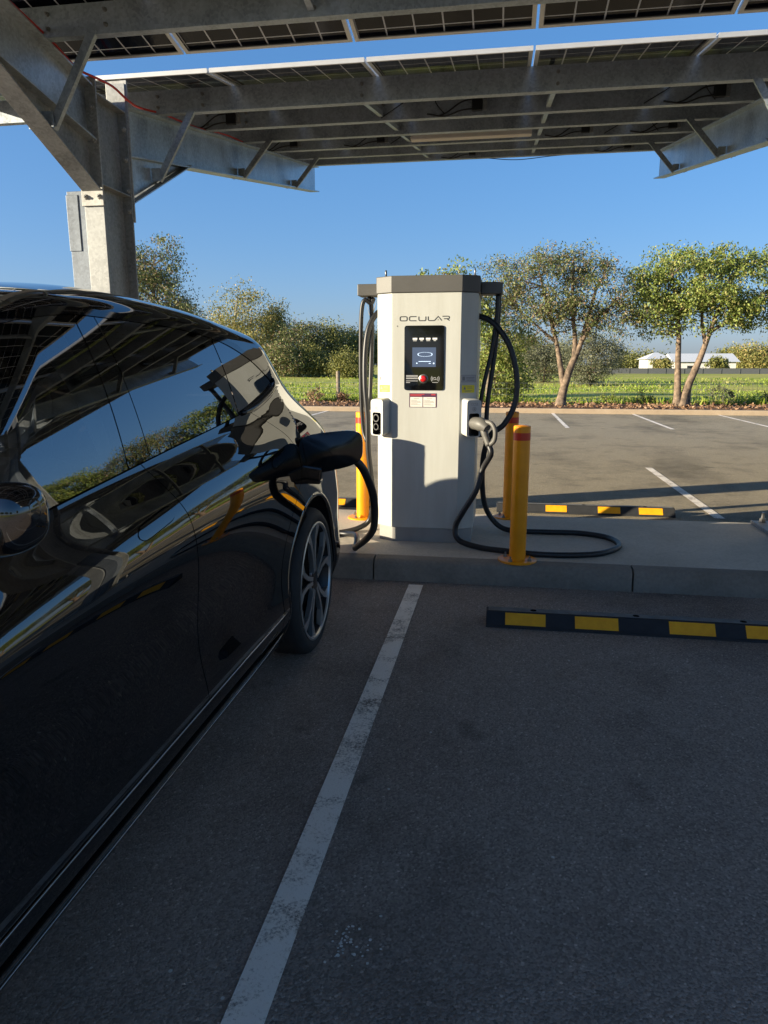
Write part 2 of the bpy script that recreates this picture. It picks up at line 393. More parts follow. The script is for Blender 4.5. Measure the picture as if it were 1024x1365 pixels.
class Cub:                          # PCHIP-like monotone cubic through (x, y) table
    def __init__(s, tab):
        s.x = np.array([a for a, b in tab], float); s.y = np.array([b for a, b in tab], float)
        h = np.diff(s.x); d = np.diff(s.y)/h; m = np.zeros(len(s.x)); m[0] = d[0]; m[-1] = d[-1]
        for i in range(1, len(d)):
            if d[i-1]*d[i] > 0:
                w1 = 2*h[i]+h[i-1]; w2 = h[i]+2*h[i-1]; m[i] = (w1+w2)/(w1/d[i-1]+w2/d[i])
        s.m = m
    def __call__(s, x):
        x = min(max(x, s.x[0]), s.x[-1]); i = min(int(np.searchsorted(s.x, x, 'right'))-1, len(s.x)-2); i = max(i, 0)
        h = s.x[i+1]-s.x[i]; t = (x-s.x[i])/h
        return float((2*t**3-3*t*t+1)*s.y[i]+(t**3-2*t*t+t)*h*s.m[i]+(-2*t**3+3*t*t)*s.y[i+1]+(t**3-t*t)*h*s.m[i+1])
class Spl:                          # natural cubic spline (C2) through (x, y) table
    def __init__(s, tab):
        x = np.array([a for a, b in tab], float); y = np.array([b for a, b in tab], float); n = len(x)
        A = np.zeros((n, n)); r = np.zeros(n); A[0, 0] = A[-1, -1] = 1; h = np.diff(x)
        for i in range(1, n-1):
            A[i, i-1] = h[i-1]; A[i, i] = 2*(h[i-1]+h[i]); A[i, i+1] = h[i]
            r[i] = 6*((y[i+1]-y[i])/h[i]-(y[i]-y[i-1])/h[i-1])
        s.x, s.y, s.k = x, y, np.linalg.solve(A, r)
    def __call__(s, q):
        q = min(max(q, s.x[0]), s.x[-1]); i = min(max(int(np.searchsorted(s.x, q, 'right'))-1, 0), len(s.x)-2)
        h = s.x[i+1]-s.x[i]; a = (s.x[i+1]-q)/h; b = 1-a
        return float(a*s.y[i]+b*s.y[i+1]+((a**3-a)*s.k[i]+(b**3-b)*s.k[i+1])*h*h/6)
def lin(a, b, n): return [a+(b-a)*i/(n-1) for i in range(n)]

_txt = {}
def text_geo(s, size):              # verts and faces of a piece of writing lying in the XZ plane, centred
    cu = bpy.data.curves.new('t', 'FONT'); cu.body = s; cu.size = size; cu.align_x = 'CENTER'; cu.resolution_u = 3
    ob = bpy.data.objects.new('t', cu); COL.objects.link(ob)
    dg = bpy.context.evaluated_depsgraph_get(); dg.update()
    me = bpy.data.meshes.new_from_object(ob.evaluated_get(dg))
    vs = [(v.co.x, 0, v.co.y) for v in me.vertices]; fs = [tuple(p.vertices) for p in me.polygons]
    bpy.data.objects.remove(ob); bpy.data.meshes.remove(me); return vs, fs

# ------------------------------------------------------------------ setting
def sheet(name, x0, x1, y0, y1, z, mat, nx=1, ny=1, zf=None):
    mb = MB(); vs = []; fs = []
    for j in range(ny+1):
        for i in range(nx+1):
            x = x0+(x1-x0)*i/nx; y = y0+(y1-y0)*j/ny; vs.append((x, y, z + (zf(x, y) if zf else 0)))
    for j in range(ny):
        for i in range(nx): a = j*(nx+1)+i; fs.append((a, a+1, a+nx+2, a+nx+1))
    mb.add(vs, fs); return struct(mb.build(name, mat))
sheet('ground', -900, 900, -400, 1500, -0.03, 'field')
sheet('car_park', -45, 60, -28, 23.05, 0.0, 'asphalt')
sheet('parking_bay', -30, 40, -9, 4.80, 0.004, 'asphalt_new')
sheet('garden_bed', -45, 60, 23.15, 26.3, 0.10, 'mulch', 200, 14, lambda x, y: 0.05*math.sin(x*1.7+y)*math.sin(x*0.6)+random.uniform(0, 0.05))
sheet('field', -200, 250, 26.3, 330, 0.08, 'field', 90, 60, lambda x, y: 0.10*math.sin(x*.31)*math.sin(y*.23) if y < 100 else 0)
mb = MB(); mb.box(-45, 60, 23.0, 23.15, -0.1, 0.15); struct(mb.build('far_kerb', 'far_kerb', bevel=0.03))

# the island: slab, kerb stones
mb = MB(); mb.box(-12, 14, 4.93, 6.50, -0.1, 0.15); struct(mb.build('pavement', 'concrete', bevel=0.015))
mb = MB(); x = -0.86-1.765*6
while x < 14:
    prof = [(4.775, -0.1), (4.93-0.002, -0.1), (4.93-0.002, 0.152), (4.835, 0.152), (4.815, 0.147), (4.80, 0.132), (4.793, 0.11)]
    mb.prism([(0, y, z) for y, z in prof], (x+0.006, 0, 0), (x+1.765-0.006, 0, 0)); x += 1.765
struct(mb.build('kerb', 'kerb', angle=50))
for (x0, y0, y1) in ((-0.595, -2.0, 4.70), (1.86, -2.0, 4.70), (-3.06, -2.0, 4.70)):
    mb = MB(); mb.grid(lambda s, t: (x0+0.1*s, y0+(y1-y0)*t, 0.008), lin(0, 1, 2), lin(0, 1, 20), normals=False); struct(mb.build('lane_marking', 'paint'))
for (x0, y0, y1) in ((2.12, 7.35, 10.95), (4.6, 7.35, 10.95), (7.1, 7.35, 10.95), (-2.8, 7.35, 10.95), (1.53, 17.7, 23.0), (3.94, 17.7, 23.0), (6.42, 17.7, 23.0), (8.9, 17.7, 23.0), (-3.3, 17.7, 23.0), (-5.7, 17.7, 23.0), (11.3, 17.7, 23.0)):
    mb = MB(); mb.grid(lambda s, t: (x0+0.1*s, y0+(y1-y0)*t, 0.005), lin(0, 1, 2), lin(0, 1, 14), normals=False); struct(mb.build('lane_marking', 'paint'))
#STAGE2
# ------------------------------------------------------------------ charger
K = 0.15                                               # island level
ch = thing('ev_charger', 'tall cream vehicle charger with dark grey cap and black display panel on the concrete island', 'charger', (-0.5625, 5.705, K))
def foot(g):                                            # octagonal plan, grown by g
    k = g*0.414
    return [(-0.815-k, 5.34-g), (-0.31+k, 5.34-g), (-0.19+g, 5.415-k), (-0.19+g, 5.995+k), (-0.31+k, 6.07+g), (-0.815-k, 6.07+g), (-0.935-g, 5.995+k), (-0.935-g, 5.415-k)]
mb = MB(); mb.prism_z(foot(0), 0.262, 2.008); mb.build('cabinet', 'charger', ch, bevel=0.006)
mb = MB(); mb.prism_z(foot(-0.012), K, 0.262); mb.build('plinth', 'plinth', ch, bevel=0.004)
mb = MB(); mb.prism_z(foot(0.009), 2.010, 2.128); mb.build('cap', 'capgrey', ch, bevel=0.005)
for x in (-0.885, -0.225):                              # lifting eyes
    mb = MB(); mb.lathe([(0.016, 2.128), (0.016, 2.142), (0.007, 2.144)], 14, o=(x, 5.50, 0))
    mb.tube([(x, 5.50+0.018*math.sin(a)*0.75, 2.163+0.021*-math.cos(a)) for a in lin(0, 2*PI, 17)], 0.0055, 8)
    mb.build('lifting_eye', 'steel', ch, smooth=True)
for x0, x1 in ((-1.115, -0.945), (-0.180, -0.020)):     # cable arms
    mb = MB(); mb.box(x0, x1, 5.55, 5.72, 2.012, 2.098); mb.build('cable_arm', 'capgrey', ch, bevel=0.006)
# seam line of the front door, keyhole
mb = MB(); mb.lathe([(0.0, 5.3385), (0.004, 5.3385), (0.004, 5.34)], 10, axis='x'); 
mb.v = [(-0.775+p[1], p[0], 1.775+p[2]) for p in mb.v]; mb.build('lock', 'letter', ch)
# logo: letters as drawn ribbons
def strokes(mb, segs, ox, oz, s, w, y):
    for pts, closed in segs:
        P = [(ox+px*s, oz+pz*s) for px, pz in pts]; n = len(P)
        L = []; R = []
        for i in range(n):
            a = P[i-1] if (i > 0 or closed) else P[i]; b = P[(i+1) % n] if (i < n-1 or closed) else P[i]
            dx, dz = b[0]-a[0], b[1]-a[1]; q = math.hypot(dx, dz) or 1
            L.append((P[i][0]-dz/q*w/2, y, P[i][1]+dx/q*w/2)); R.append((P[i][0]+dz/q*w/2, y, P[i][1]-dx/q*w/2))
        m = n if closed else n-1
        mb.add(L+R, [(i, (i+1) % n, n+(i+1) % n, n+i) for i in range(m)])
def arc(cx, cz, r, a0, a1, n=6): return [(cx+r*math.cos(math.radians(a)), cz+r*math.sin(math.radians(a))) for a in lin(a0, a1, n)]
def logo(o):
    r = 0.32; W = 1.75
    Oo = [(arc(W-r, r, r, -90, 0)+arc(W-r, 1-r, r, 0, 90)+arc(r, 1-r, r, 90, 180)+arc(r, r, r, 180, 270), True)]
    Cc = [([(W, 1)]+arc(r, 1-r, r, 90, 180)+arc(r, r, r, 180, 270)+[(W, 0)], False)]
    Uu = [([(0, 1)]+arc(r, r, r, 180, 270)+arc(W-r, r, r, 270, 360)+[(W, 1)], False)]
    Ll = [([(0, 1)]+arc(r, r, r, 180, 270)+[(1.5, 0)], False)]
    Aa = [([(0, 0), (0.92, 1.02), (1.84, 0)], False), ([(0.86, 0.18), (0.98, 0.18)], False)]
    Rr = [([(0, 1.02)]+[(W-r, 1.02)]+arc(W-r, 0.72, 0.30, 90, -90)+[(0.35, 0.42)], False), ([(1.05, 0.42), (W, 0)], False)]
    x = 0; out = []
    for g, adv in ((Oo, 2.35), (Cc, 2.35), (Uu, 2.35), (Ll, 1.55), (Aa, 2.0), (Rr, 2)):
        for pts, cl in g: out.append(([(p[0]+x, p[1]) for p in pts], cl))
        x += adv
    return out
mb = MB(); strokes(mb, logo(0), -0.755, 1.812, 0.0292, 0.0062, 5.3385); mb.build('logo_lettering', 'letter', ch)

# display panel
def rrect(x0, x1, z0, z1, r, n=5):
    return [(x, z) for x, z in arc(x1-r, z0+r, r, -90, 0, n)+arc(x1-r, z1-r, r, 0, 90, n)+arc(x0+r, z1-r, r, 90, 180, n)+arc(x0+r, z0+r, r, 180, 270, n)]
mb = MB(); mb.prism([(x, 0, z) for x, z in rrect(-0.722, -0.428, 1.312, 1.778, 0.018)], (0, 5.340, 0), (0, 5.333, 0)); dp = mb.build('display_panel', 'piano', ch, bevel=0.0015)
F = 5.3318
def flat(mb, x0, x1, z0, z1, y=F): mb.add([(x0, y, z0), (x1, y, z0), (x1, y, z1), (x0, y, z1)], [(0, 1, 2, 3)])
mb = MB(); flat(mb, -0.662, -0.488, 1.482, 1.622); mb.build('screen', 'screen', dp)
mb = MB()                                               # what the screen shows: outline of a car, a line, two small marks
strokes(mb, [(arc(0, 0, 1, 0, 345, 26), True)], 0, 0, 1, 0.09, F-0.0008)
mb.v = [(-0.568+p[0]*0.052, p[1], 1.570+p[2]*0.013+ (0.004 if p[2] > 0 else 0)) for p in mb.v]
flat(mb, -0.615, -0.525, 1.520, 1.523, F-0.0008); flat(mb, -0.632, -0.624, 1.505, 1.512, F-0.0008); flat(mb, -0.508, -0.499, 1.503, 1.512, F-0.0008); flat(mb, -0.540, -0.525, 1.506, 1.509, F-0.0008)
mb.build('screen_graphic', 'icon', dp)
for i in range(4):
    x = -0.660+0.0487*i; mb = MB(); flat(mb, x, x+0.033, 1.677, 1.690); flat(mb, x+0.003+0.004*(i % 2), x+0.030-0.004*(i % 2), 1.668, 1.6715); mb.build('indicator', 'white', dp)
mb = MB(); mb.lathe([(0.0, 0), (0.034, 0), (0.034, 0.006), (0.026, 0.010), (0.024, 0.006), (0.0, 0.006)], 26, axis='x')
mb.v = [(-0.577+p[1], F-p[0]-0.0002, 1.396+p[2]) for p in mb.v]; rg = mb.build('button_ring', 'steel', dp, angle=35)
mb = MB(); mb.lathe([(0.023, 0.004), (0.022, 0.015), (0.015, 0.0185), (0.0, 0.019)], 24, axis='x')
mb.v = [(-0.577+p[1], F-p[0], 1.396+p[2]) for p in mb.v]; mb.build('stop_button', 'redbtn', dp, smooth=True)
mb = MB()                                               # printed instructions and contactless sign
for k, (z, w) in enumerate(((1.417, .088), (1.409, .088), (1.394, .088), (1.378, .088), (1.366, .03))):
    flat(mb, -0.707, -0.707+w, z, z+0.0045)
flat(mb, -0.707, -0.619, 1.400, 1.4035)
mb.build('instruction_print', 'white_dim', dp); mb = MB()
for sgn in (-1, 1):
    for r in (0.020, 0.030):
        strokes(mb, [(arc(0, 0, r, -38, 38, 7), False)], 0, 0, 1, 0.0035, F)
        for i in range(len(mb.v)-14, len(mb.v)): mb.v[i] = (-0.491+sgn*mb.v[i][0], F, 1.396+mb.v[i][2])
strokes(mb, [(arc(0, 0, 0.009, 0, 340, 10), True)], -0.494, 1.398, 1, 0.003, F); flat(mb, -0.487, -0.479, 1.389, 1.392); flat(mb, -0.512, -0.470, 1.368, 1.3715)
mb.build('contactless_print', 'white_dim', dp)
# purple instruction sticker
S = 5.3388
mb = MB(); flat(mb, -0.683, -0.478, 1.186, 1.290, S); st = mb.build('instruction_sticker', 'purple', ch)
mb = MB(); flat(mb, -0.676, -0.584, 1.190, 1.262, S-0.0006); flat(mb, -0.578, -0.486, 1.190, 1.262, S-0.0006); mb.build('sticker_text_field', 'cream', st)
mb = MB()
for x in (-0.670, -0.572):
    for k, (z, w) in enumerate(((1.250, .05), (1.238, .045), (1.230, .07), (1.222, .075), (1.211, .05), (1.203, .07))):
        flat(mb, x+(0.02 if k == 0 else 0), x+w+(0.01 if k == 0 else 0), z, z+0.003, S-0.0012)
mb.build('sticker_text', 'stickerline', st)
mb = MB(); flat(mb, -0.676, -0.570, 1.279, 1.284, S-0.0006); flat(mb, -0.676, -0.590, 1.269, 1.274, S-0.0006); flat(mb, -0.520, -0.488, 1.276, 1.284, S-0.0006); mb.build('sticker_heading', 'redprint', st)

# frames on the two corner faces
def frame(cx, side):
    ux = Vector((0.7071, -0.7071*side*-1*-1, 0)) if False else None
def chamfer(side):               # side -1 left, +1 right: matrix whose x runs along the face, y into it, z up; origin mid-face
    c = Vector(((-0.875 if side < 0 else -0.25), 5.3775, 0)); n = Vector((0.530*side, -0.848, 0)).normalized(); x = Vector((0, 0, 1)).cross(n)
    return Matrix(((x.x, -n.x, 0, c.x), (x.y, -n.y, 0, c.y), (x.z, -n.z, 1, 0), (0, 0, 0, 1)))
for side in (-1, 1):
    Mx = chamfer(side)
    mb = MB(); mb.M = Mx; mb.box(-0.062, 0.062, -0.0015, 0, 1.372, 1.424)
    mb.build('rating_sticker', 'white' if side < 0 else 'white_dim', ch)  # white sticker greyed on the right: shade of that face in the colour
    mb = MB(); mb.M = Mx; yy = -0.0022
    for (x0, x1, z0, z1) in ((-0.062, 0.062, 1.4215, 1.424), (-0.062, 0.062, 1.372, 1.3745), (-0.062, -0.0595, 1.372, 1.424), (0.0595, 0.062, 1.372, 1.424), (-0.05, -0.03, 1.384, 1.412), (-0.02, 0.05, 1.403, 1.407), (-0.02, 0.04, 1.395, 1.398), (-0.015, 0.05, 1.384, 1.388)):
        flat(mb, x0, x1, z0, z1, yy)
    mb.build('rating_print', 'stickerline', ch)
    mb = MB(); mb.M = Mx; mb.box(-0.052, 0.052, -0.0015, 0, 1.295, 1.350); ws = mb.build('warning_sticker', 'yellow', ch)
    mb = MB(); mb.M = Mx; mb.add([(-0.042, yy, 1.318), (-0.018, yy, 1.318), (-0.030, yy, 1.342)], [(0, 1, 2)])
    for z, w in ((1.336, .04), (1.326, .045), (1.308, .06), (1.301, .05)): flat(mb, -0.010 if z > 1.31 else -0.03, (-0.010 if z > 1.31 else -0.03)+w, z, z+0.003, yy)
    mb.build('warning_print', 'stickerline', ws)
    # connector holster: moulded housing standing proud of the corner face
    D = 0.078; hx = 0.012*side
    mb = MB(); mb.M = Mx
    prof = rrect(hx-0.060, hx+0.060, 0.985, 1.255, 0.022)
    back = [(hx+(x-hx)*1.06, z) for x, z in prof]
    n = len(prof)
    A = [(x, 0.0, z) for x, z in back]; B = [(x, -D, z-0.012) for x, z in prof]
    mb.add(A+B, [(i, (i+1) % n, n+(i+1) % n, n+i) for i in range(n)])
    # face plate with a socket opening (ring of quads)
    I = [(hx+(x-hx)*0.70, -D, 1.075+(z-1.12)*0.62-0.012) for x, z in prof]; I2 = [(p[0], -D+0.06, p[2]) for p in I]
    mb.add([(x, -D, z-0.012) for x, z in prof]+I, [(i, (i+1) % n, n+(i+1) % n, n+i) for i in range(n)])
    ho = mb.build('holster', 'holster', ch, angle=35)
    mb = MB(); mb.M = Mx; mb.add(I+I2, [(i, (i+1) % n, n+(i+1) % n, n+i) for i in range(n)]+[tuple(range(n, 2*n))])
    if side < 0:                 # empty socket: round and paired rings
        for (zz, rr) in ((1.105, 0.030), (1.040, 0.026)):
            b2 = MB(); b2.lathe([(rr, 0.0), (rr, 0.05), (rr*0.72, 0.05), (rr*0.72, 0.0)], 20, axis='x')
            mb.add([(hx+p[1], -D+0.045-p[0]*1.1, zz+p[2]) for p in b2.v], b2.f)
    mb.build('socket', 'gunblack', ho, angle=35)
    vs, fs = text_geo('CCS2', 0.026); mb = MB(); mb.M = Mx
    mb.add([(hx+x, -D-0.0008, z+1.205) for x, y, z in vs], fs)
    strokes(mb, [(arc(0, 0, 0.014, 0, 345, 14), True), ([(-0.006, 0.004), (0.006, 0.004)], False), ([(-0.006, -0.003), (0.006, -0.003)], False), ([(0, 0.008), (0, -0.009)], False)], hx, 1.178, 1, 0.003, -D-0.0008)
    mb.build('holster_print', 'stickerline', ho)

# ------------------------------------------------------------------ charging cables
# right cable: grey connector parked in the holster, cable looping over the island and back to the cabinet
rc = thing('charging_cable', 'black charging cable with grey connector parked in the right holster and looping over the concrete', 'charging cable', (0.2, 5.45, K))
gn = Vector((0.66, -0.75, 0)).normalized(); g0 = Vector((-0.25, 5.3775, 1.075)) + Vector((0.53, -0.848, 0))*0.075 + Vector((0.012, 0.006, 0))
def gx(a, b, z): return g0 + gn*a + Vector((0.7071, 0.7071, 0))*b + Vector((0, 0, z))
mb = MB(); mb.tube([gx(-0.02, 0, 0.0), gx(0.055, 0, 0.0), gx(0.075, 0, -0.002), gx(0.11, 0.005, -0.012), gx(0.14, 0.01, -0.03)], [0.046, 0.048, 0.052, 0.045, 0.034], 14)
gb = mb.build('connector', 'gun', rc, angle=50)
mb = MB(); mb.tube(spline([gx(0.10, 0.005, 0.018), gx(0.17, 0.02, 0.010), gx(0.205, 0.03, -0.04), gx(0.20, 0.03, -0.11), gx(0.165, 0.02, -0.145)], 6), 0.017, 10)
mb.tube(spline([gx(0.10, 0.0, -0.02), gx(0.125, 0.008, -0.085), gx(0.155, 0.017, -0.15)], 6), [0.026]*6+[0.024]*7, 10); mb.build('handle', 'gun', gb, smooth=True)
he = gx(0.160, 0.018, -0.155)
lo = [he, he+Vector((0.012, -0.01, -0.06)), (-0.125, 5.27, 0.74), (-0.17, 5.25, 0.58), (-0.26, 5.25, 0.42), (-0.315, 5.26, 0.30), (-0.285, 5.23, 0.205), (-0.13, 5.17, 0.172), (0.05, 5.10, 0.171), (0.30, 5.04, 0.171), (0.55, 5.06, 0.171), (0.75, 5.15, 0.171), (0.90, 5.38, 0.171), (0.86, 5.63, 0.171), (0.66, 5.76, 0.171), (0.40, 5.76, 0.171), (0.15, 5.75, 0.173),
      (0.03, 5.78, 0.19), (-0.06, 5.80, 0.27), (-0.115, 5.75, 0.40), (-0.135, 5.66, 0.60), (-0.125, 5.58, 0.82), (-0.075, 5.55, 0.97), (0.02, 5.55, 1.05), (0.095, 5.57, 1.20), (0.105, 5.58, 1.40), (0.05, 5.59, 1.62), (-0.04, 5.60, 1.76), (-0.12, 5.61, 1.83), (-0.20, 5.62, 1.86)]
mb = MB(); mb.tube(spline(lo, 10), 0.0215, 12); mb.build('hose', 'cable', rc, smooth=True)
mb = MB(); mb.tube(spline([(-0.055, 5.62, 2.012), (-0.06, 5.62, 1.85), (-0.09, 5.61, 1.60), (-0.14, 5.58, 1.35), (-0.175, 5.57, 1.10), (-0.155, 5.57, 0.95)], 10), 0.016, 10); mb.build('support_cable', 'cable', rc, smooth=True)
mb = MB(); mb.tube(spline([(-0.045, 5.66, 2.012), (-0.05, 5.66, 1.80), (-0.075, 5.64, 1.50), (-0.11, 5.62, 1.20), (-0.115, 5.60, 0.90)], 10), 0.018, 10); mb.build('support_cable', 'cable', rc, smooth=True)
mb = MB(); mb.lathe([(0.0, 1.99), (0.020, 1.99), (0.024, 2.008), (0.024, 2.012)], 12, o=(-0.05, 5.64, 0)); mb.build('cable_gland', 'gunblack', rc, smooth=True)
# left cable: plugged into the car
lc = thing('charging_cable', 'black charging cable hanging beside the left of the charger and plugged into the black car', 'charging cable', (-1.05, 5.3, K))
lo = [(-0.93, 5.62, 1.90), (-0.97, 5.60, 1.885), (-1.03, 5.57, 1.78), (-1.055, 5.55, 1.60), (-1.055, 5.53, 1.35), (-1.035, 5.52, 1.10), (-1.03, 5.52, 0.85), (-1.01, 5.54, 0.62), (-1.005, 5.60, 0.42), (-1.05, 5.67, 0.24), (-1.15, 5.62, 0.172), (-1.30, 5.42, 0.172), (-1.52, 5.20, 0.172), (-1.70, 5.10, 0.172), (-1.78, 5.24, 0.172), (-1.62, 5.42, 0.172), (-1.40, 5.46, 0.172), (-1.20, 5.42, 0.175), (-1.10, 5.30, 0.20), (-1.045, 5.12, 0.215), (-1.02, 4.95, 0.19), (-0.975, 4.72, 0.25), (-0.90, 4.50, 0.33), (-0.80, 4.25, 0.44), (-0.72, 4.02, 0.56), (-0.675, 3.80, 0.72), (-0.665, 3.66, 0.85), (-0.69, 3.56, 0.97), (-0.735, 3.52, 1.04)]
mb = MB(); mb.tube(spline(lo, 10), 0.0215, 12); mb.build('hose', 'cable', lc, smooth=True)
mb = MB(); mb.tube(spline([(-1.0, 5.62, 2.0), (-1.02, 5.61, 1.96), (-1.065, 5.60, 1.985), (-1.09, 5.60, 1.92), (-1.10, 5.60, 1.70), (-1.10, 5.60, 1.30), (-1.085, 5.60, 1.00), (-1.05, 5.57, 0.90)], 10), 0.017, 10); mb.build('support_cable', 'cable', lc, smooth=True)
mb = MB(); mb.tube(spline([(-1.04, 5.65, 2.012), (-1.025, 5.65, 1.93), (-1.02, 5.64, 1.75), (-1.025, 5.62, 1.45), (-1.03, 5.58, 1.15)], 10), 0.017, 10); mb.build('support_cable', 'cable', lc, smooth=True)
mb = MB(); mb.tube([(-1.01, 3.50, 1.075), (-0.95, 3.50, 1.075), (-0.93, 3.50, 1.07), (-0.83, 3.505, 1.065), (-0.76, 3.51, 1.055), (-0.715, 3.53, 1.025)], [0.045, 0.047, 0.055, 0.048, 0.034, 0.026], 14); mb.build('connector', 'gunblack', lc, angle=45)

# ------------------------------------------------------------------ bollards
def bollard(x, y, label, proto=None):
    if proto: return dup(proto, (x, y, K), label, 'yellow bollards on the island')
    t = thing('bollard', label, 'bollard', (x, y, K), 'yellow bollards on the island')
    r = 0.057; h = 0.945
    mb = MB(); mb.lathe([(r, 0.012), (r, h-0.10), (r-0.0004, h-0.10), (r-0.0004, h-0.045), (r, h-0.045), (r, h-0.004), (r-0.008, h), (0, h+0.003)], 40, o=(x, y, K)); mb.build('post', 'bollard', t, angle=40)
    mb = MB(); mb.lathe([(r+0.0007, h-0.098), (r+0.0007, h-0.047)], 40, o=(x, y, K)); mb.build('reflective_band', 'redband', t, smooth=True)
    mb = MB(); mb.lathe([(0.135, 0), (0.135, 0.010), (0.130, 0.012), (r, 0.012)], 44, o=(x, y, K)); mb.build('base_flange', 'bollard', t, angle=40)
    for k in range(4):
        a = PI/4+PI/2*k+0.25; bx, by = x+0.096*math.cos(a), y+0.096*math.sin(a)
        mb = MB(); mb.lathe([(0.017, 0.012), (0.017, 0.015), (0.013, 0.015), (0.013, 0.028), (0.006, 0.028), (0.006, 0.045), (0, 0.046)], 6, o=(bx, by, K)); mb.build('anchor_bolt', 'steel', t)
    return t
b0 = bollard(0.142, 4.93, 'yellow bollard with red band nearest the kerb, standing inside the loop of cable')
bollard(0.095, 6.39, 'yellow bollard with red band standing right behind the front one on the island', b0)
bollard(-1.20, 6.16, 'yellow bollard half hidden behind the left cable of the charger', b0)
bollard(-1.40, 4.98, 'yellow bollard hidden behind the rear wheel of the black car', b0)

# ------------------------------------------------------------------ wheel stops
def stop(x0, x1, yf, dirn, label, pattern):
    t = thing('wheel_stop', label, 'wheel stop', ((x0+x1)/2, yf, 0), 'black and yellow wheel stops')
    # cross-section in (d, z): d grows away from the viewer side face when dirn=+1
    sec = [(0.0, 0.0), (0.0, 0.014), (0.012, 0.018), (0.062, 0.080), (0.070, 0.084), (0.136, 0.084), (0.144, 0.080), (0.194, 0.018), (0.206, 0.014), (0.206, 0.0)]
    P = [(yf+d*dirn, z) for d, z in sec]
    if dirn < 0: P = P[::-1]
    mb = MB(); mb.prism([(0, y, z) for y, z in P], (x0, 0, 0), (x1, 0, 0)); body = mb.build('rubber_body', 'stoprubber', t, bevel=0.005)
    def slope(mb, a, b, off):
        for (d, z) in ((0.0135, 0.0205), (0.0605, 0.0785)): mb.v += [(a, yf+(d-off*0.78)*dirn, z+off*0.63), (b, yf+(d-off*0.78)*dirn, z+off*0.63)]
        n = len(mb.v); mb.f.append((n-4, n-3, n-1, n-2)); mb.mi.append(0)
    for (a, b) in pattern:
        mb = MB(); slope(mb, a, b, 0.0018); mb.build('yellow_block', 'stopyellow', t)
    mb = MB(); mb.add([(x0+0.012, yf+0.071*dirn, 0.0858), (x1-0.012, yf+0.071*dirn, 0.0858), (x1-0.012, yf+0.135*dirn, 0.0858), (x0+0.012, yf+0.135*dirn, 0.0858)], [(0, 1, 2, 3)])
    mb.build('top_strip', 'stopgrey', t)
    for u in (0.16, 0.5, 0.84):
        mb = MB(); mb.lathe([(0.019, 0.0864), (0.015, 0.0868), (0.0, 0.0864)], 14, o=(x0+(x1-x0)*u, yf+0.103*dirn, 0)); mb.build('bolt_hole', 'cavity', t)
    return t
stop(-0.05, 1.65, 3.965, 1, 'black and yellow wheel stop on the shaded near side of the kerb', [(0.06, 0.29), (0.455, 0.695), (0.97, 1.215), (1.375, 1.615)])
stop(-0.02, 1.75, 7.33, 1, 'black and yellow wheel stop on the sunny far side, right of the bollards', [(0.48, 0.69), (1.0, 1.22), (1.40, 1.63)])
stop(-2.85, -1.08, 7.33, 1, 'black and yellow wheel stop left of the charger, partly behind the car', [(-2.35, -2.12), (-1.85, -1.63), (-1.36, -1.14)])
# ------------------------------------------------------------------ solar carport
cp = thing('solar_carport', 'galvanised steel solar carport with butterfly roof of solar panels over the charging bays', 'carport', (-0.5, 6.15, K))
CX = [-3.43, 2.45, 8.33]
SL = 0.175
def armtop(y): return (3.74+SL*(y-6.42)) if y > 6.15 else (3.72+SL*(5.88-y))
def ibeam(mb, p, q, depth, wid, tf=0.016, tw=0.010):
    """I beam between points p, q on the plane x = const, given along the top; depth is vertical"""
    x = p[0]
    def slab(x0, x1, d0, d1):
        vs = []
        for (yy, zz) in ((p[1], p[2]), (q[1], q[2])):
            vs += [(x0, yy, zz-d1), (x1, yy, zz-d1), (x1, yy, zz-d0), (x0, yy, zz-d0)]
        mb.add(vs, [(0, 1, 2, 3), (7, 6, 5, 4), (0, 4, 5, 1), (1, 5, 6, 2), (2, 6, 7, 3), (3, 7, 4, 0)])
    slab(x-wid/2, x+wid/2, 0, tf); slab(x-tw/2, x+tw/2, tf, depth-tf); slab(x-wid/2, x+wid/2, depth-tf, depth)
def bolt(mb, x, y, z, ax='y', s=1, r=0.019):
    b2 = MB(); b2.lathe([(r*1.25, 0), (r*1.25, 0.004), (r, 0.004), (r, 0.018), (r*0.55, 0.018), (r*0.55, 0.032), (0, 0.032)], 8, axis='x')
    if ax == 'y': mb.add([(x+v[1], y+s*v[0], z+v[2]) for v in b2.v], b2.f)
    else: mb.add([(x+s*v[0], y+v[1], z+v[2]) for v in b2.v], b2.f)
YN, YF = 5.90, 6.40
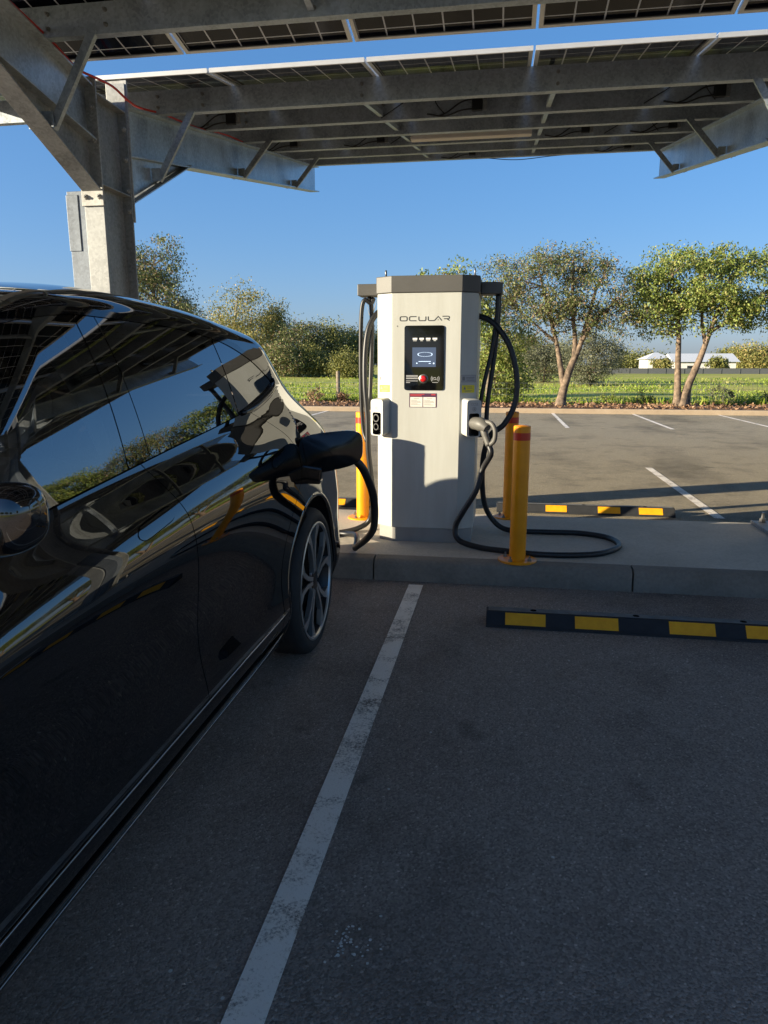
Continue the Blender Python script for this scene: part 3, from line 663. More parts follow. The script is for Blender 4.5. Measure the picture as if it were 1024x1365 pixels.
for cx in CX:
    mb = MB(); w = 0.175
    mb.box(cx-w/2, cx+w/2, YN, YN+0.018, K+0.03, 3.70); mb.box(cx-w/2, cx+w/2, YF-0.018, YF, K+0.03, 3.90); mb.box(cx-0.006, cx+0.006, YN+0.018, YF-0.018, K+0.03, 3.72)
    # stiffeners across the web
    for z in (2.97, 3.66):
        mb.box(cx+0.006, cx+w/2-0.004, YN+0.018, YF-0.018, z, z+0.012); mb.box(cx-w/2+0.004, cx-0.006, YN+0.018, YF-0.018, z, z+0.012)
    co = mb.build('column', 'galv', cp, bevel=0.003)
    mb = MB(); mb.box(cx-0.29, cx+0.29, 5.76, 6.46, K, K+0.03); pl = mb.build('base_plate', 'galv', co, bevel=0.003)
    for dx in (-0.22, 0.22):
        for yy in (5.83, 6.39):
            mb = MB(); b2 = MB(); b2.lathe([(0.034, 0), (0.034, 0.006), (0.026, 0.006), (0.026, 0.034), (0.014, 0.034), (0.014, 0.085), (0, 0.086)], 6); mb.add([(cx+dx+v[0], yy+v[1], K+0.03+v[2]) for v in b2.v], b2.f); mb.build('anchor_bolt', 'steel', co)
        # end plates of the arms
    mb = MB(); mb.box(cx-0.098, cx+0.098, YN-0.020, YN-0.0005, 2.80, 3.78); mb.box(cx-0.098, cx+0.098, YF+0.0005, YF+0.020, 2.76, 3.93)
    for z in (2.87, 3.30, 3.55):
        for dx in (-0.06, 0.06):
            bolt(mb, cx+dx, YN-0.020, z, 'y', -1); bolt(mb, cx+dx, YF-0.0185, z-0.02, 'y', -1)
    for dx in (-0.06, 0.06): bolt(mb, cx+dx, YF-0.0185, 3.02, 'y', -1)
    mb.build('end_plate', 'galv_white' , cp, bevel=0.002)
    # cable cover on the left of the column
    mb = MB(); mb.box(cx-0.262, cx-w/2-0.004, YN+0.03, YN+0.13, K+0.05, 2.93); mb.box(cx-0.268, cx-0.16, YN+0.022, YN+0.136, 2.45, 2.9)
    mb.build('cable_cover', 'galv_cover', cp, bevel=0.003)
    # arms and haunches
    mb = MB(); ibeam(mb, (cx, YF+0.022, armtop(YF)), (cx, 13.28, armtop(13.28)), 0.42, 0.172); mb.build('roof_beam', 'galv_beam', cp, bevel=0.002)
    mb = MB(); ibeam(mb, (cx, YN-0.022, armtop(YN)), (cx, -1.0, armtop(-1.0)), 0.42, 0.172); mb.build('roof_beam', 'galv_beam', cp, bevel=0.002)
    for (ya, za, yb) in ((YF+0.022, 2.93, 7.66), (YN-0.022, 2.93, 4.60)):
        zb = armtop(yb)-0.421; zt = armtop(ya)-0.421; mb = MB(); s = 1 if yb > ya else -1
        poly = [(0, ya, za+0.012), (0, yb, zb), (0, ya, zt)]
        mb.prism(poly if s > 0 else poly[::-1], (cx-0.005, 0, 0), (cx+0.005, 0, 0))
        L = math.hypot(yb-ya, zb-za); tt = 0.014
        vs = []
        for (yy, zz) in ((ya, za), (yb+0.10*s, zb+0.10*(zb-za)/abs(yb-ya))):
            vs += [(cx-0.086, yy, zz-tt), (cx+0.086, yy, zz-tt), (cx+0.086, yy, zz), (cx-0.086, yy, zz)]
        mb.add(vs, [(0, 1, 2, 3), (7, 6, 5, 4), (0, 4, 5, 1), (1, 5, 6, 2), (2, 6, 7, 3), (3, 7, 4, 0)])
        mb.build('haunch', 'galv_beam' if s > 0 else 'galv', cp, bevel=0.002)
# purlins (C sections along the bays)
X0, X1 = -5.36, 11.2
PF = [7.0, 8.2, 9.4, 10.6, 11.8, 13.0]; PN = [5.30, 4.10, 2.90, 1.70, 0.50, -0.70]
def pz(y): return armtop(y)+0.002
PH = 0.205
for i, y in enumerate(PF+PN):
    s = 1 if y > 6.15 else -1; z = pz(y); f = 0.072; t = 0.004; lip = 0.022
    o = (y, z)
    C = [(0, 0), (f, 0), (f, lip), (f-t, lip), (f-t, t), (t, t), (t, PH-t), (f-t, PH-t), (f-t, PH-lip), (f, PH-lip), (f, PH), (0, PH)]
    P = [(y+d*1, z+h) for d, h in C]
    mb = MB(); mb.prism([(0, a, b) for a, b in P], (X0, 0, 0), (X1, 0, 0)); pu = mb.build('purlin', 'purlin', cp)
    if y in (7.0, 5.30, 8.2):
        for xx in [cx+dx for cx in CX for dx in (0.10, 0.55)]+[-1.35, 0.39]:
            for dz in (0.055, 0.15):
                mb = MB(); bolt(mb, xx, y-0.0003, z+dz, 'y', -1, 0.013); mb.build('bolt', 'steel', pu)
# bridging bars between purlins
for xx in (-1.37, 0.37, 4.4, 6.2):
    for (a, b) in list(zip(PF[:-1], PF[1:]))+list(zip(PN[:-1], PN[1:])):
        lo_, hi_ = min(a, b), max(a, b)
        mb = MB(); mb.bar((xx, lo_+0.076, pz(lo_)+0.06), (xx, hi_-0.004, pz(hi_)+0.06), 0.045, 0.05); mb.build('bridging_bar', 'purlin', cp)
# fly braces from purlin to the lower flange of the beams
for cx in CX:
    for y in (7.0, 9.4, 11.8, 5.30, 2.90, 0.50):
        for sd in (1, -1):
            yb = y; zb = armtop(yb)-0.42+0.02
            if y == 7.0: zb = 3.27
            if y == 5.30: zb = 3.24
            xo = 0.45
            mb = MB(); wv = 0.062
            up = Vector((0, 1, 0))
            mb.bar((cx+sd*0.075, y-0.012, zb), (cx+sd*xo, y-0.012, pz(y)+0.03), 0.006 if False else wv, 0.006, up=(0, 1, 0))
            mb.bar((cx+sd*0.075, y+0.016, zb-0.026), (cx+sd*xo, y+0.016, pz(y)+0.03-0.026), 0.006, 0.056, up=(0, 1, 0))
            mb.box(min(cx+sd*0.012, cx+sd*0.10), max(cx+sd*0.012, cx+sd*0.10), y-0.045, y-0.037, zb-0.03, zb+0.085)
            bolt(mb, cx+sd*0.08, y-0.016, zb+0.01, 'y', -1, 0.014)
            mb.build('fly_brace', 'purlin', cp)
# solar panels: laminate with aluminium frame
PW, PL = 1.352, 2.372
def panel_mesh():
    mb = MB(); mb.add([(-PW/2+0.01, -PL/2+0.01, 0.022), (PW/2-0.01, -PL/2+0.01, 0.022), (PW/2-0.01, PL/2-0.01, 0.022), (-PW/2+0.01, PL/2-0.01, 0.022)], [(3, 2, 1, 0)])
    mb.add([(-PW/2+0.01, -PL/2+0.01, 0.028), (PW/2-0.01, -PL/2+0.01, 0.028), (PW/2-0.01, PL/2-0.01, 0.028), (-PW/2+0.01, PL/2-0.01, 0.028)], [(0, 1, 2, 3)])
    a = mb.build('solar_panel', 'cells')
    mb = MB(); h = 0.034; t = 0.010; e = 0.032
    for (x0, x1, y0, y1) in ((-PW/2, PW/2, -PL/2, -PL/2+t), (-PW/2, PW/2, PL/2-t, PL/2), (-PW/2, -PW/2+t, -PL/2+t, PL/2-t), (PW/2-t, PW/2, -PL/2+t, PL/2-t)): mb.box(x0, x1, y0, y1, 0, h)
    for (x0, x1, y0, y1) in ((-PW/2+t, PW/2-t, -PL/2+t, -PL/2+e), (-PW/2+t, PW/2-t, PL/2-e, PL/2-t), (-PW/2+t, -PW/2+e, -PL/2+e, PL/2-e), (PW/2-e, PW/2-t, -PL/2+e, PL/2-e)): mb.box(x0, x1, y0, y1, 0, 0.002)
    b = mb.build('frame', 'alu', a); return a, b
pa, pf = panel_mesh(); first = True
LOC0 = Vector(cp.location)
for row in range(3):
    for wing in (1, -1):
        yc = (6.41 if wing > 0 else 5.96)+wing*(1.19+2.385*row)*math.cos(math.atan(SL))
        for k in range(-4, 8):
            xc = 0.165+1.372*(k+0.5)
            if first: A, B = pa, pf
            else:
                A = pa.copy(); COL.objects.link(A); B = pf.copy(); COL.objects.link(B); B.parent = A
            first = False
            A.parent = cp; A.location = Vector((xc, yc, pz(yc)+PH+0.0025+0.001)) - LOC0; A.rotation_euler = (wing*math.atan(SL), 0, 0)
# clips at panel gaps
mb = MB()
# wiring: red cable along the beams, optimiser boxes and leads, light batten
for cx in CX[:2]:
    mb = MB()
    pts = [(cx+0.05, 2.6+0.4*i, armtop(2.6+0.4*i)+0.025+0.02*math.sin(i*2.1)) for i in range(8)]+[(cx+0.06, 5.7, armtop(5.7)+0.02), (cx+0.105, 5.9, 3.77), (cx+0.11, 6.15, 3.79), (cx+0.10, 6.42, 3.77)]+[(cx+0.07, 6.7+0.45*i, armtop(6.7+0.45*i)+0.014+0.012*math.sin(i*1.7)) for i in range(7)]
    mb.tube(spline(pts, 4), 0.010, 6); mb.build('conduit', 'redcable', cp, smooth=True)
for (xx, y) in ((-3.02, 8.2), (-0.33, 8.2), (2.05, 8.2), (-1.75, 10.6), (1.0, 10.6), (-3.0, 10.6), (2.1, 10.6), (-0.6, 13.0), (1.9, 13.0), (4.6, 8.2)):
    z = pz(y); mb = MB(); mb.box(xx-0.08, xx+0.03, y-0.05, y-0.004, z+0.035, z+0.20); ob = mb.build('optimiser_box', 'gunblack', cp, bevel=0.006)
    mb = MB(); mb.box(xx+0.032, xx+0.075, y-0.03, y-0.004, z+0.04, z+0.19); mb.build('bracket', 'galv', ob)
    mb = MB(); mb.tube(spline([(xx-0.06, y-0.03, z+0.06), (xx-0.20, y-0.05, z+0.04), (xx-0.36, y-0.03, z+0.00), (xx-0.55, y-0.01, z+0.035)], 6), 0.008, 6); mb.build('lead', 'cable', ob, smooth=True)
    mb = MB(); mb.tube(spline([(xx-0.06, y-0.03, z+0.15), (xx-0.19, y-0.05, z+0.12), (xx-0.34, y-0.04, z+0.03), (xx-0.42, y-0.02, z+0.01)], 6), 0.008, 6)
    mb.build('lead', 'cable', ob, smooth=True)
for (xx, y) in ((-0.93, 8.2), (1.75, 8.2), (1.66, 10.6), (-1.2, 10.6)):
    z = pz(y)
    for s_ in (-1, 1):
        mb = MB(); mb.tube(spline([(xx+s_*0.13, y-0.02, z+0.20), (xx+s_*0.20-0.05, y-0.04, z+0.12), (xx+s_*0.34-0.1, y-0.02, z+0.02)], 6), 0.006, 6); mb.build('loose_lead', 'cable', cp, smooth=True)
mb = MB(); mb.tube(spline([(-0.5, 13.06, pz(13)+0.02), (0.1, 13.08, pz(13)-0.035), (0.7, 13.08, pz(13)+0.0), (1.3, 13.08, pz(13)+0.02)], 6), 0.006, 6)
mb.build('loose_lead', 'cable', cp, smooth=True)
mb = MB(); mb.box(-1.27, 0.26, 9.86, 9.98, 4.325, 4.40); bt = mb.build('light_batten', 'battenwhite', cp, bevel=0.01)
for xx in (-1.15, -0.75, -0.35, 0.1): mb = MB(); mb.box(xx-0.015, xx+0.015, 9.9, 9.93, 4.40, 4.60); mb.build('hanger', 'steel', bt)
# ------------------------------------------------------------------ car
XC = -1.87
car = thing('parked_car', 'glossy black electric hatchback reversed into the bay with its charging flap open', 'car', (XC, 2.25, 0.0))
RW, FW = (3.50, 0.385), (0.50, 0.385)                    # wheel centres (y, z)
AR = 0.452                                             # arch radius
W_ = Spl([(0.18, .850), (0.27, .893), (0.34, .916), (0.40, .921), (0.48, .912), (0.58, .905), (0.70, .908), (0.82, .916), (0.92, .9185), (0.98, .913), (1.02, .904), (1.06, .886), (1.12, .850), (1.175, .818), (1.21, .803), (1.30, .778), (1.42, .737), (1.56, .676), (1.66, .623), (1.78, .553)])
G_ = Spl([(1.20, .8065), (1.30, .780), (1.42, .741), (1.56, .682), (1.66, .629), (1.80, .543)])
YE = Cub([(0.18, 4.27), (0.30, 4.33), (0.45, 4.40), (0.60, 4.42), (0.80, 4.41), (0.95, 4.385), (1.05, 4.35), (1.12, 4.315), (1.17, 4.26), (1.22, 4.15), (1.29, 4.03), (1.42, 3.89), (1.54, 3.77), (1.66, 3.66)])
YS = Cub([(0.18, -0.18), (0.30, -0.28), (0.50, -0.34), (0.72, -0.32), (0.85, -0.22), (0.95, -0.10), (1.05, 0.2), (1.2, 0.6), (1.7, 1.1)])
BELT = Cub([(0.9, 1.085), (1.2, 1.130), (1.41, 1.153), (2.06, 1.216), (2.87, 1.290), (3.02, 1.308), (3.25, 1.345), (3.46, 1.392)])
def hw(y, z):
    k = min(1, max(0, (z-0.55)/0.5)); zz = z-(BELT(y)-1.20)*k*k*(3-2*k); w = W_(zz)
    if zz > 1.2:
        m = min(1, max(0, (y-3.1)/0.6)); m = m*m*(3-2*m); w = w*m+G_(zz)*(1-m)
    w += 0.042*math.exp(-(((y-RW[0]-0.05)/0.52)**2+((z-0.60)/0.40)**2)) + 0.020*math.exp(-(((y-FW[0])/0.50)**2+((z-0.62)/0.40)**2))
    w -= 0.012*math.exp(-(((y-2.3)/0.75)**2+((z-0.62)/0.20)**2))
    d = YE(z)-y; a_, c_ = 0.34, 0.25
    if d < a_: q = min(1, (a_-max(d, 0))/a_); w -= c_*(1-math.sqrt(max(0, 1-q*q)))
    d = y-YS(z); a_, c_ = 0.75, 0.38
    if d < a_: q = min(1, (a_-max(d, 0))/a_); w -= c_*(1-math.sqrt(max(0, 1-q*q)))
    k = min(1, max(0, (z-0.95)/0.28)); w -= 0.030*(y-1.9)*k*k*(3-2*k)
    if y > 2.6: w -= 0.012*((y-2.6)/1.2)**2*(1 if z > 1.0 else max(0, (z-0.75)/0.25))
    return max(w, 0.05)
GTOP = Cub([(1.10, 1.20), (1.2, 1.33), (1.35, 1.47), (1.53, 1.575), (1.75, 1.625), (2.0, 1.647), (2.5, 1.640), (2.92, 1.605), (3.2, 1.535), (3.46, 1.405)])
SIDE = 1
def sp(y, z, off=0.0): return (XC+SIDE*(hw(y, z)+off), y, z)
def patch(mb, L, R, zb, zt, ny, nz, off=0.0, cosr=False):
    """side patch: at parameter t, z runs zb..zt; y runs from L(z) to R(z)"""
    S = [math.sin(PI/2*q) for q in lin(0, 1, ny)] if cosr else lin(0, 1, ny)
    def fn(s, t):
        if callable(zb):
            y = L+(R-L)*s; z = zb(y)+(zt(y)-zb(y))*t
        else:
            z = zb+(zt-zb)*t; l = L(z); y = l+(R(z)-l)*s
        return sp(y, z, off)
    mb.grid(fn, S, lin(0, 1, nz), flip=(SIDE < 0))
def patch2(mb, fY, ny, nz, off=0.0, cosr=False):        # general patch: fY(s, t) -> (y, z)
    S = [math.sin(PI/2*q) for q in lin(0, 1, ny)] if cosr else lin(0, 1, ny)
    mb.grid(lambda s, t: sp(*fY(s, t), off), S, lin(0, 1, nz), flip=(SIDE < 0))
def carve(mb, c, r):                                    # cut the wheel arch out of a patch, snapping the edge onto the circle
    ins = [((v[1]-c[0])**2+(v[2]-c[1])**2) < r*r for v in mb.v]
    nf = []; 
    for f in mb.f:
        if all(ins[i] for i in f): continue
        nf.append(f)
    used = set(i for f in nf for i in f)
    for i in used:
        if ins[i]:
            y, z = mb.v[i][1]-c[0], mb.v[i][2]-c[1]; q = math.hypot(y, z) or 1
            yy, zz = c[0]+y*r/q, c[1]+z*r/q; mb.v[i] = sp(yy, max(zz, 0.2))
    mb.f = nf; mb.mi = [0]*len(nf)
    idx = {}; nv = []; nn = {}
    for i in sorted(used): idx[i] = len(nv); nn[len(nv)] = mb.nr[i]; nv.append(mb.v[i])
    mb.v = nv; mb.nr = nn; mb.f = [tuple(idx[i] for i in f) for f in nf]
# seam curves y(z)
SEAM1 = Cub([(0.38, 2.125), (0.53, 2.12), (0.75, 2.115), (0.90, 2.10), (1.05, 2.07), (1.14, 2.03), (1.20, 1.985), (1.24, 1.955)])
SEAM2 = Cub([(0.38, 2.955), (0.50, 2.965), (0.60, 2.99), (0.70, 3.04), (0.80, 3.12), (0.88, 3.21), (0.95, 3.28), (1.02, 3.325), (1.08, 3.33), (1.15, 3.285), (1.20, 3.22), (1.25, 3.13), (1.29, 3.03), (1.31, 2.985)])
DLEFT = Cub([(1.24, 3.15), (1.27, 3.08), (1.29, 3.03), (1.305, 3.02), (1.33, 3.17), (1.36, 3.32), (1.392, 3.462), (1.42, 3.435), (1.46, 3.355), (1.50, 3.275), (1.54, 3.185), (1.575, 3.08), (1.60, 2.985)])
ZC = Cub([(-0.2, 0.90), (0.2, 1.0), (0.7, 1.07), (0.95, 1.095), (1.10, 1.22), (1.2, 1.352), (1.35, 1.49), (1.53, 1.592), (1.75, 1.640), (2.0, 1.661), (2.5, 1.655), (2.92, 1.625), (3.2, 1.592), (3.5, 1.560), (3.77, 1.538)])
ZR = Cub([(-0.25, 0.90), (0.2, 1.03), (0.8, 1.115), (1.05, 1.16), (1.35, 1.42), (1.7, 1.665), (2.0, 1.745), (2.35, 1.775), (2.8, 1.765), (3.3, 1.715), (3.60, 1.665), (3.78, 1.625)])
g = 0.004
body = MB()
for SIDE in (1, -1):
    # rear quarter below z 1.39, above it the rear pillar
    q = MB(); patch(q, lambda z: (SEAM2(z) if z < 1.29 else DLEFT(z))+g, YE, 0.20, 1.392, 76, 80, cosr=False)
    # nonuniform columns towards the tail
    q = MB()
    def fY(s, t):
        z = 0.20+(1.392-0.20)*t; l = (SEAM2(z) if z < 1.29 else DLEFT(z))+g; r = YE(z); m = r-0.36
        y = l+(m-l)*(s/0.7) if s < 0.7 else m+(r-m)*math.sin(PI/2*(s-0.7)/0.3)
        return y, z
    q.grid(lambda s, t: sp(*fY(s, t)), lin(0, 1, 81), lin(0, 1, 81), flip=(SIDE < 0)); carve(q, RW, AR)
    body.add(q.v, q.f, [q.nr[i] for i in range(len(q.v))])
    def fZ(s, t):
        z0 = 1.392
        # left edge follows the glass outline, right edge the tail
        zl = z0+(1.605-z0)*t; yl = DLEFT(zl)+0.026; zr = z0+(1.538-z0)*t; yr = YE(zr); m = 0.62
        u = s/m*0.72 if s < m else 0.72+0.28*math.sin(PI/2*(s-m)/(1-m))
        y = yl+(yr-yl)*u; ztop = ZC(y); 
        zz = (zl+(zr-zl)*u)
        k = t**3; 
        return y, zz*(1-k)+min(ztop, 1.62)*k
    body.grid(lambda s, t: sp(*fZ(s, t)), lin(0, 1, 45), lin(0, 1, 21), flip=(SIDE < 0))
    # front fender with its arch
    q = MB(); 
    def fF(s, t):
        y0 = YS(0.20+0.9*t); y = y0+(1.00-g-y0)*(1-math.cos(PI/2*s)); z = 0.20+(min(ZC(y), 1.12)-0.20)*t
        return max(y, YS(z)), z
    q.grid(lambda s, t: sp(*fF(s, t)), lin(0, 1, 70), lin(0, 1, 60), flip=(SIDE < 0)); carve(q, FW, AR)
    body.add(q.v, q.f, [q.nr[i] for i in range(len(q.v))])
    # sill under the doors
    patch(body, lambda z: 1.00, lambda z: SEAM2(0.38), 0.262, 0.372, 40, 10)
    # closed inner skin a little behind the gaps
    shell = MB(); patch(shell, lambda z: 1.2, lambda z: 3.40, 0.28, 1.12, 40, 16, off=-0.022)
    patch2(shell, lambda s, t: (1.2+2.3*s, 1.12+(BELT(1.2+2.3*s)+0.012-1.12)*t), 40, 4, off=-0.022)
    shell.build('inner_shell', 'cavity', car)
# roof, bonnet and windscreen are one run of sections from edge to edge
def roof(y, s):                 # s 0..1 from left edge to right edge
    zc = ZC(y); h = hw(y, zc); h2 = hw(y, max(0.2, zc-0.03)); zr = ZR(y)
    dx, dz = (h-h2), 0.03; L = math.hypot(dx, dz); dx /= L; dz /= L
    k = max(0.02, min(0.16, (zr-zc)*0.95))
    P0 = (h, zc); P1 = (h+dx*k, zc+dz*k); P2 = (h*0.62, zr); P3 = (0.0, zr)
    u = abs(2*s-1); t = 1-u     # u 1 at edge
    b = [(1-t)**3, 3*(1-t)**2*t, 3*(1-t)*t*t, t**3]
    x = sum(b[i]*p[0] for i, p in enumerate((P0, P1, P2, P3))); z = sum(b[i]*p[1] for i, p in enumerate((P0, P1, P2, P3)))
    return (XC+(x if s > 0.5 else -x), y, z)
ES = sorted(set([0.5+0.5*math.copysign(abs(q)**0.75, q) for q in lin(-1, 1, 61)]))
bonnet = MB(); bonnet.grid(lambda s, t: roof(-0.20+(0.96+0.20)*t, s), ES, lin(0, 1, 24))
body.grid(lambda s, t: roof(0.96+(1.75-0.96)*t, s*0.10), lin(0, 1, 14), lin(0, 1, 40)); body.grid(lambda s, t: roof(0.96+(1.75-0.96)*t, 0.90+s*0.10), lin(0, 1, 14), lin(0, 1, 40))
ws = MB(); ws.grid(lambda s, t: roof(0.965+(1.745-0.965)*t, 0.103+0.794*s), lin(0, 1, 30), lin(0, 1, 24))
body.grid(lambda s, t: roof(1.75+(3.772-1.75)*t, s), ES, lin(0, 1, 70))
# tail: hatch and bumper across the car; nose likewise
def tail(s, t, z0, z1):
    z = z0+(z1-z0)*t; y = YE(z); h = hw(y, z)
    return (XC+h*(2*s-1), y+0.055*(1-(2*s-1)**2), z)
body.grid(lambda s, t: tail(s, t, 0.20, 1.20), lin(0, 1, 31), lin(0, 1, 40), flip=True)
rwn = MB(); rwn.grid(lambda s, t: tail(0.07+0.86*s, t, 1.205, 1.50), lin(0, 1, 25), lin(0, 1, 14), flip=True)
body.grid(lambda s, t: tail(0.07*s, t, 1.20, 1.505), lin(0, 1, 5), lin(0, 1, 14), flip=True); body.grid(lambda s, t: tail(0.93+0.07*s, t, 1.20, 1.505), lin(0, 1, 5), lin(0, 1, 14), flip=True)
def spoil(s, t):
    a_ = Vector(tail(s, 1, 1.2, 1.505)); b_ = Vector(roof(3.772, s)); return a_.lerp(b_, t)+Vector((0, 0.03*math.sin(PI*t), 0))
body.grid(spoil, lin(0, 1, 31), lin(0, 1, 6), flip=True)
def nose(s, t):
    z = 0.20+(0.90-0.20)*t; y = YS(z); h = hw(y, z); return (XC+h*(2*s-1), y-0.10*(1-(2*s-1)**2)*(1-0.5*t), z)
body.grid(nose, lin(0, 1, 31), lin(0, 1, 24))
def nosetop(s, t):
    a_ = Vector(nose(s, 1)); b_ = Vector(roof(-0.20, s)); return a_.lerp(b_, t)
body.grid(nosetop, lin(0, 1, 31), lin(0, 1, 4))
body.build('body', 'carpaint', car)
bonnet.build('bonnet', 'carpaint', car); ws.build('windscreen', 'windscreen', car); rwn.build('rear_window', 'privacy', car)
# underbody and arch liners
mb = MB(); mb.box(XC-0.84, XC+0.84, 0.0, 4.22, 0.20, 0.24); mb.build('underbody', 'cavity', car)
for SIDE in (1, -1):
    for c in (RW, FW):
        mb = MB(); xo = XC+SIDE*0.90; xi = XC+SIDE*0.60; vs = []
        A = lin(math.radians(-30), math.radians(210), 41)
        mb.grid(lambda s, t: (XC+SIDE*((hw(c[0]+AR*math.cos(A[0]+(A[-1]-A[0])*s), max(0.22, c[1]+AR*math.sin(A[0]+(A[-1]-A[0])*s)))-0.0005)*(1-t)+0.58*t), c[0]+(AR-0.001)*math.cos(A[0]+(A[-1]-A[0])*s), max(0.2, c[1]+(AR-0.001)*math.sin(A[0]+(A[-1]-A[0])*s))), lin(0, 1, 41), lin(0, 1, 4), normals=False)
        mb.add([(xi, c[0]-0.5, 0.2), (xi, c[0]+0.5, 0.2), (xi, c[0]+0.5, 0.86), (xi, c[0]-0.5, 0.86)], [(0, 1, 2, 3)])
        mb.build('arch_liner', 'carmatt', car, smooth=True)
        # rolled lip round the arch
        mb = MB()
        def lip(a_, dr, off): 
            y = c[0]+(AR+dr)*math.cos(a_); z = max(0.21, c[1]+(AR+dr)*math.sin(a_)); return sp(y, z, off)
        a0, a1 = math.radians(-20), math.radians(200)
        mb.grid(lambda s, t: lip(a0+(a1-a0)*s, *((-0.005, -0.02), (-0.004, 0.001), (0.002, 0.004), (0.012, 0.003), (0.020, -0.002))[min(4, int(round(t*4)))]), lin(0, 1, 61), lin(0, 1, 5), flip=(SIDE < 0), normals=False)
        mb.build('arch_lip', 'carpaint', car, smooth=True)
    # doors
    d = MB(); patch(d, lambda z: 1.00+g, lambda z: SEAM1(z)-g*0.6, 0.383, 1.125, 50, 56)
    d.grid(lambda s, t: (lambda y0, y1: sp(y0+(y1-y0)*s, 1.125+(BELT(y0+(y1-y0)*s)-0.003-1.125)*t))(1.00+g, SEAM1(1.125+(BELT(1.96)-1.125)*t)-g*0.6), lin(0, 1, 50), lin(0, 1, 9), flip=(SIDE < 0))
    fd = d.build('front_door', 'carpaint', car)
    d = MB(); patch(d, lambda z: SEAM1(z)+g*0.6, lambda z: SEAM2(z)-g*0.6, 0.383, 1.205, 56, 60)
    d.grid(lambda s, t: (lambda z0: (lambda y0, y1: sp(y0+(y1-y0)*s, z0+(min(BELT(y0+(y1-y0)*s)-0.003, 1.30)-z0)*t))(SEAM1(1.205+0.03*t)+g*0.6, SEAM2(1.205+0.095*t)-g*0.6))(1.205), lin(0, 1, 56), lin(0, 1, 9), flip=(SIDE < 0))
    rd = d.build('rear_door', 'carpaint', car)
    # flush handles: outline gap with a plate in it
    for par, (ya, za, yb, zb) in ((fd, (1.775, 1.012, 2.005, 1.085)), (rd, (2.93, 1.055, 3.16, 1.120))):
        def hp(s, t, k=1.0, off=0.0015):
            y = ya+(yb-ya)*s; zm = (za+zb)/2-0.0+ (s-0.5)*0.03; h = 0.019*(1-(2*s-1)**8*0.75); return sp(y, zm+(2*t-1)*h*k, off)
        mb = MB(); mb.grid(lambda s, t: hp(-0.012+1.024*s, t, 1.18, 0.0006), lin(0, 1, 24), lin(0, 1, 5), flip=(SIDE < 0)); hd = mb.build('handle', 'cavity', par)
        mb = MB(); mb.grid(lambda s, t: hp(s, t, 1.0, 0.0022), lin(0, 1, 24), lin(0, 1, 5), flip=(SIDE < 0)); mb.build('handle_plate', 'carpaint', hd)
    # side glass and black pillar panel
    def FRT(t): return (1.905+0.042*t)
    def glassrow(yl, yr):
        def f(s, t):
            l = yl(t); r = yr(t); y = l+(r-l)*s; b_, c_ = BELT(y)+0.001, GTOP(y)-0.002; return y, b_+(c_-b_)*t
        return f
    mb = MB(); patch2(mb, glassrow(lambda t: 1.135+0.02*t, FRT), 44, 26, off=-0.001); mb.build('front_side_window', 'glass', car)
    mb = MB(); patch2(mb, glassrow(lambda t: FRT(t)+0.006, lambda t: 2.048+0.010*t), 8, 26, off=-0.001); mb.build('pillar_panel', 'pillar_glass', car)
    mb = MB(); patch2(mb, glassrow(lambda t: 2.053+0.010*t, lambda t: 2.885-0.012*t), 40, 26, off=-0.001); mb.build('rear_side_window', 'privacy', car)
    mb = MB(); patch2(mb, glassrow(lambda t: 2.895-0.012*t, lambda t: 3.44), 30, 20, off=-0.001); mb.build('quarter_window', 'privacy', car)
    mb = MB(); patch2(mb, lambda s, t: ((lambda y: (y, BELT(y)+0.004+(GTOP(y)-BELT(y)-0.007)*t))(1.885+0.19*s)), 10, 10, off=-0.02); mb.build('pillar_inner', 'carmatt', car); mb = MB(); patch2(mb, lambda s, t: ((lambda y: (y, BELT(y)+0.004+(GTOP(y)-BELT(y)-0.007)*t))(2.86+0.06*s)), 4, 10, off=-0.02)
    mb.build('pillar_inner', 'carmatt', car)
    # black trim along the top of the glass down to the hook at its rear corner
    mb = MB(); patch2(mb, lambda s, t: (lambda y: (y, GTOP(y)-0.004+(ZC(y)-GTOP(y)+0.008 if y < 2.9 else 0.030+0.0*y)*t))(1.12+(3.47-1.12)*s), 90, 5, off=0.0022); mb.build('roof_trim', 'piano', car)
    hk = [(2.93, 1.297), (3.06, 1.311), (3.20, 1.336), (3.34, 1.368), (3.43, 1.402), (3.455, 1.432)]
    mb = MB(); P = spline([Vector(sp(y, z, 0.004)) for y, z in hk], 6); n = len(P)
    mb.tube(P, [0.006+0.016*math.sin(PI*min(1, i/(n-1)*0.9+0.1)) for i in range(n)], 10); mb.build('corner_trim', 'carblack', car, smooth=True)
    # sill trim under the door; bright tube stands in for the skirt edge highlight
    mb = MB(); P = [Vector(sp(y, 0.377+0.012*max(0, (y-2.65)/0.35)**2, 0.0025)) for y in lin(0.97, 2.99, 40)]; mb.tube(P, 0.0042, 6); mb.build('sill_trim', 'chrome', car, smooth=True)
    mb = MB(); patch(mb, lambda z: 0.98, lambda z: 3.00-0.9*(0.275-z) if z < 0.275 else 3.00, 0.235, 0.285, 40, 6, off=0.012); P = [Vector(sp(y, 0.262+0.05*max(0, (y-2.5)/0.45)**2, 0.014)) for y in lin(0.97, 2.93, 40)]
    mb.build('side_skirt', 'carblack', car)
    mb = MB(); mb.tube(P, 0.0036, 6); mb.build('skirt_highlight', 'chrome', car, smooth=True)
    # mirror: shell, glass, foot
    mx = XC+SIDE*0.885
    mb = MB()
